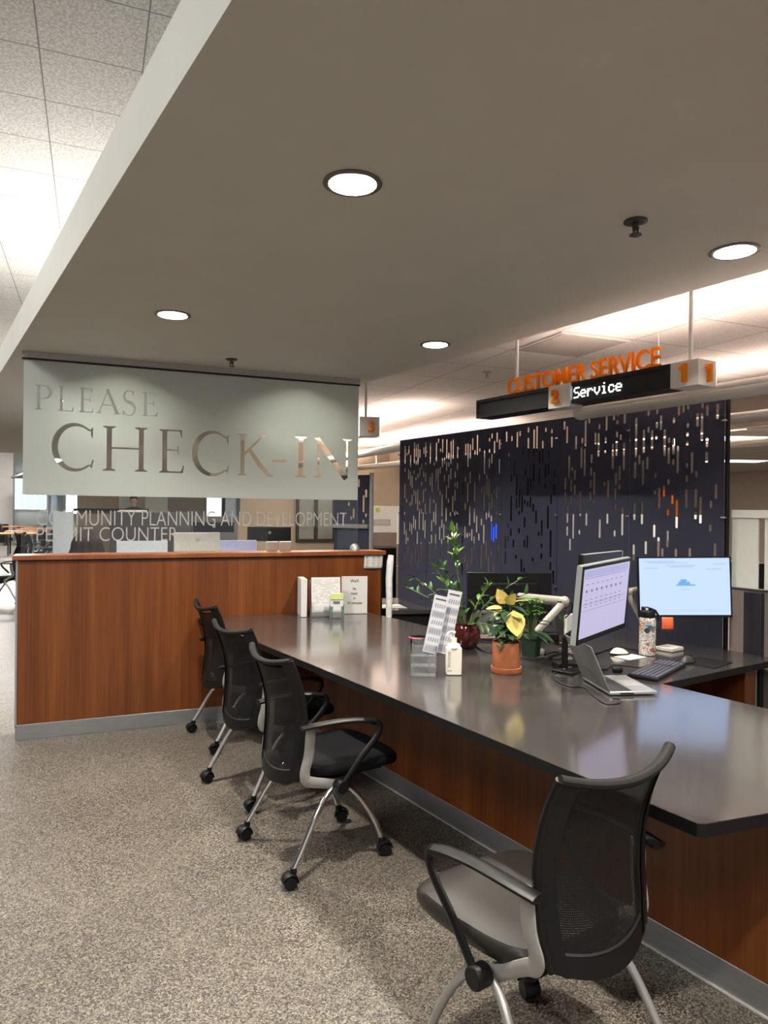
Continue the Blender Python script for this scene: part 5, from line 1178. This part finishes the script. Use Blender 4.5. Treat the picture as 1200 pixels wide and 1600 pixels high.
# ------------------------------------------------------------------ people
SKIN = mat('skin', (.45, .26, .18), .55, var=.05); HAIR = mat('dark_hair', (.010, .0065, .005), .6, spec=.12, var=.4, scale=60, stretch=(1, 1, .15))
def person(label, loc, rz, J, shirt, trousers, hairfn):
    """J: named joints; one skinned surface grown along the skeleton"""
    verts = []; edges = []; rad = []
    def v(p, r): verts.append(p); rad.append(r); return len(verts) - 1
    def chain(a, pts):
        for p, r in pts: b = v(p, r); edges.append((a, b)); a = b
        return a
    pel = v(J['pelvis'], .13); ch = chain(pel, [(J['waist'], .115), (J['chest'], .135)]); nk = chain(ch, [(J['collar'], .075), (J['neck'], .052)])
    hb = V(J['neck']); hd = chain(nk, [(tuple(hb + V((0, .012, .075))), .070), (tuple(hb + V((0, .006, .135))), .084), (tuple(hb + V((0, -.004, .20))), .070)])
    mid = hd - 1
    chain(mid, [(tuple(hb + V((0, .095, .108))), .016)])
    for sg in (-1, 1): chain(mid, [(tuple(hb + V((sg * .088, -.005, .115))), .016)])
    hands = []
    for sg in (-1, 1):
        m_ = lambda p: (p[0] * sg, p[1], p[2])
        wr = chain(ch, [(m_(J['shoulder']), .062), (m_(J['elbow']), .042), (m_(J['wrist']), .028)]); w0 = V(m_(J['wrist'])); e0 = V(m_(J['elbow'])); d = (w0 - e0).normalized(); side = V((sg, 0, 0)); side = (side - d * d.dot(side)).normalized()
        pm_ = chain(wr, [(tuple(w0 + d * .05), .030)]); hands.append(w0 + d * .06)
        for k, (o, L) in enumerate(((-.026, .065), (-.009, .078), (.009, .072), (.026, .056))):
            b0 = w0 + d * .075 + side * o; chain(pm_, [(tuple(b0), .010), (tuple(b0 + d * L * .5 - V((0, 0, .006))), .009), (tuple(b0 + d * L - V((0, 0, .022))), .007)])
        chain(pm_, [(tuple(w0 + d * .045 - side * .040), .011), (tuple(w0 + d * .085 - side * .052), .009)])
        chain(pel, [(m_(J['hip']), .085), (m_(J['knee']), .058), (m_(J['ankle']), .038), (m_(J['toe']), .034)])
    me = bpy.data.meshes.new('body'); me.from_pydata(verts, edges, []); o = bpy.data.objects.new('body', me); COL.objects.link(o)
    sk = o.modifiers.new('skin', 'SKIN'); sk.use_smooth_shade = True
    for i, dta in enumerate(me.skin_vertices[0].data): dta.radius = (rad[i], rad[i]); dta.use_root = (i == 0)
    sb = o.modifiers.new('sub', 'SUBSURF'); sb.levels = 2; sb.render_levels = 2
    em = evalmesh(o, 'body'); bpy.data.objects.remove(o)
    em.materials.clear(); [em.materials.append(q_) for q_ in (SKIN, shirt, trousers)]
    zc = J['collar'][2] + .02; zp_ = J['pelvis'][2] - .02
    for p in em.polygons:
        c_ = p.center
        if c_.z > zc and abs(c_.x) < .12: p.material_index = 0
        elif any((c_ - h_).length < .13 and c_.y > .1 for h_ in hands) : p.material_index = 0
        elif c_.z < zp_ + .06 and not any((c_ - h_).length < .25 for h_ in hands) : p.material_index = 2
        else: p.material_index = 1
    t = thing('person', label, 'person', loc, rz); meshobj('body', em, t)
    hairfn(t, hb)
    for sg in (-1, 1): MB().ball(hb + V((sg * .031, .078, .125)), (.012, .008, .008), 10).build('eye', mat('eye_white', (.5, .48, .46), .2), t)
    MB().tube([hb + V((-.022, .080, .068)), hb + V((0, .090, .066)), hb + V((.022, .080, .068))], .005, 6).build('mouth', mat('lips', (.30, .11, .09), .5), t)
    return t
SIT = dict(pelvis=(0, 0, .56), waist=(0, .01, .72), chest=(0, .02, .92), collar=(0, .01, 1.03), neck=(0, .015, 1.09), shoulder=(.165, .0, .99), elbow=(.215, .10, .76), wrist=(.15, .33, .80), hip=(.09, .04, .54), knee=(.11, .42, .52), ankle=(.11, .40, .10), toe=(.11, .53, .045))
STD = dict(pelvis=(0, 0, .95), waist=(0, .01, 1.10), chest=(0, .02, 1.32), collar=(0, .01, 1.47), neck=(0, .015, 1.53), shoulder=(.19, .0, 1.42), elbow=(.24, .06, 1.16), wrist=(.16, .28, 1.10), hip=(.10, .0, .90), knee=(.11, .03, .50), ankle=(.11, .0, .09), toe=(.12, .13, .04))
def longhair(t, hb):
    m = MB(); rh = random.Random(2)
    def f(u, v):
        a = 2 * pi * u; z = .245 - .40 * v; r_ = .118 * sqrt(max(0, 1 - max(0, (z - .11) / .14) ** 2)) if z > .11 else .118 + .03 * sin(min(1, (.11 - z) / .2) * pi * .7)
        r_ *= 1 + .05 * sin(9 * a + 7 * v) + .03 * sin(17 * a - 5 * v); y = r_ * sin(a) * .95
        if y > .055: y = .055 + (y - .055) * .2
        return hb + V((r_ * cos(a), y - .012, z))
    m.grid(f, 48, 18).build('hair', HAIR, t)
def shorthair(t, hb):
    m = MB()
    def f(u, v):
        a = 2 * pi * u; z = .262 - .15 * v; r_ = .094 * sqrt(max(0, 1 - max(0, (z - .13) / .135) ** 2)) + .004; y = r_ * sin(a)
        if y > .03: z = max(z, .17)
        return hb + V((r_ * cos(a), y - .008, z))
    m.grid(f, 32, 10).build('hair', HAIR, t)
q = onY(136, 840, 6.15); person('person with long dark hair seen from behind, seated behind the wood wall', (q.x, 6.15, 0), R(-6), SIT, mat('shirt_dark', (.03, .028, .03), .8), mat('trousers_grey', (.05, .05, .055), .8), longhair)
tsk = thing('task_chair', 'dark office chair under the seated person behind the wood wall', 'chair', (q.x, 6.13, 0), R(-6))
MB().prism([(-.23, -.20), (.23, -.20), (.23, .22), (-.23, .22)], .40, .455).build('seat', CHARC, tsk, .02); MB().cyl((0, 0, .06), (0, 0, .40), .03).build('column', DARK, tsk)
for k in range(5): MB().tube([(0, 0, .08), (.28 * cos(k * 1.257), .28 * sin(k * 1.257), .05)], .02, 8).build('leg', DARK, tsk)
q = onY(207, 790, 20.0); person('person in a dark shirt standing behind the distant high counter', (q.x, 19.4, 0), pi, {k: (v_[0], v_[1], v_[2] * 1.045) for k, v_ in STD.items()}, mat('shirt_black', (.025, .025, .028), .8), mat('trousers_dark', (.03, .03, .035), .8), shorthair)
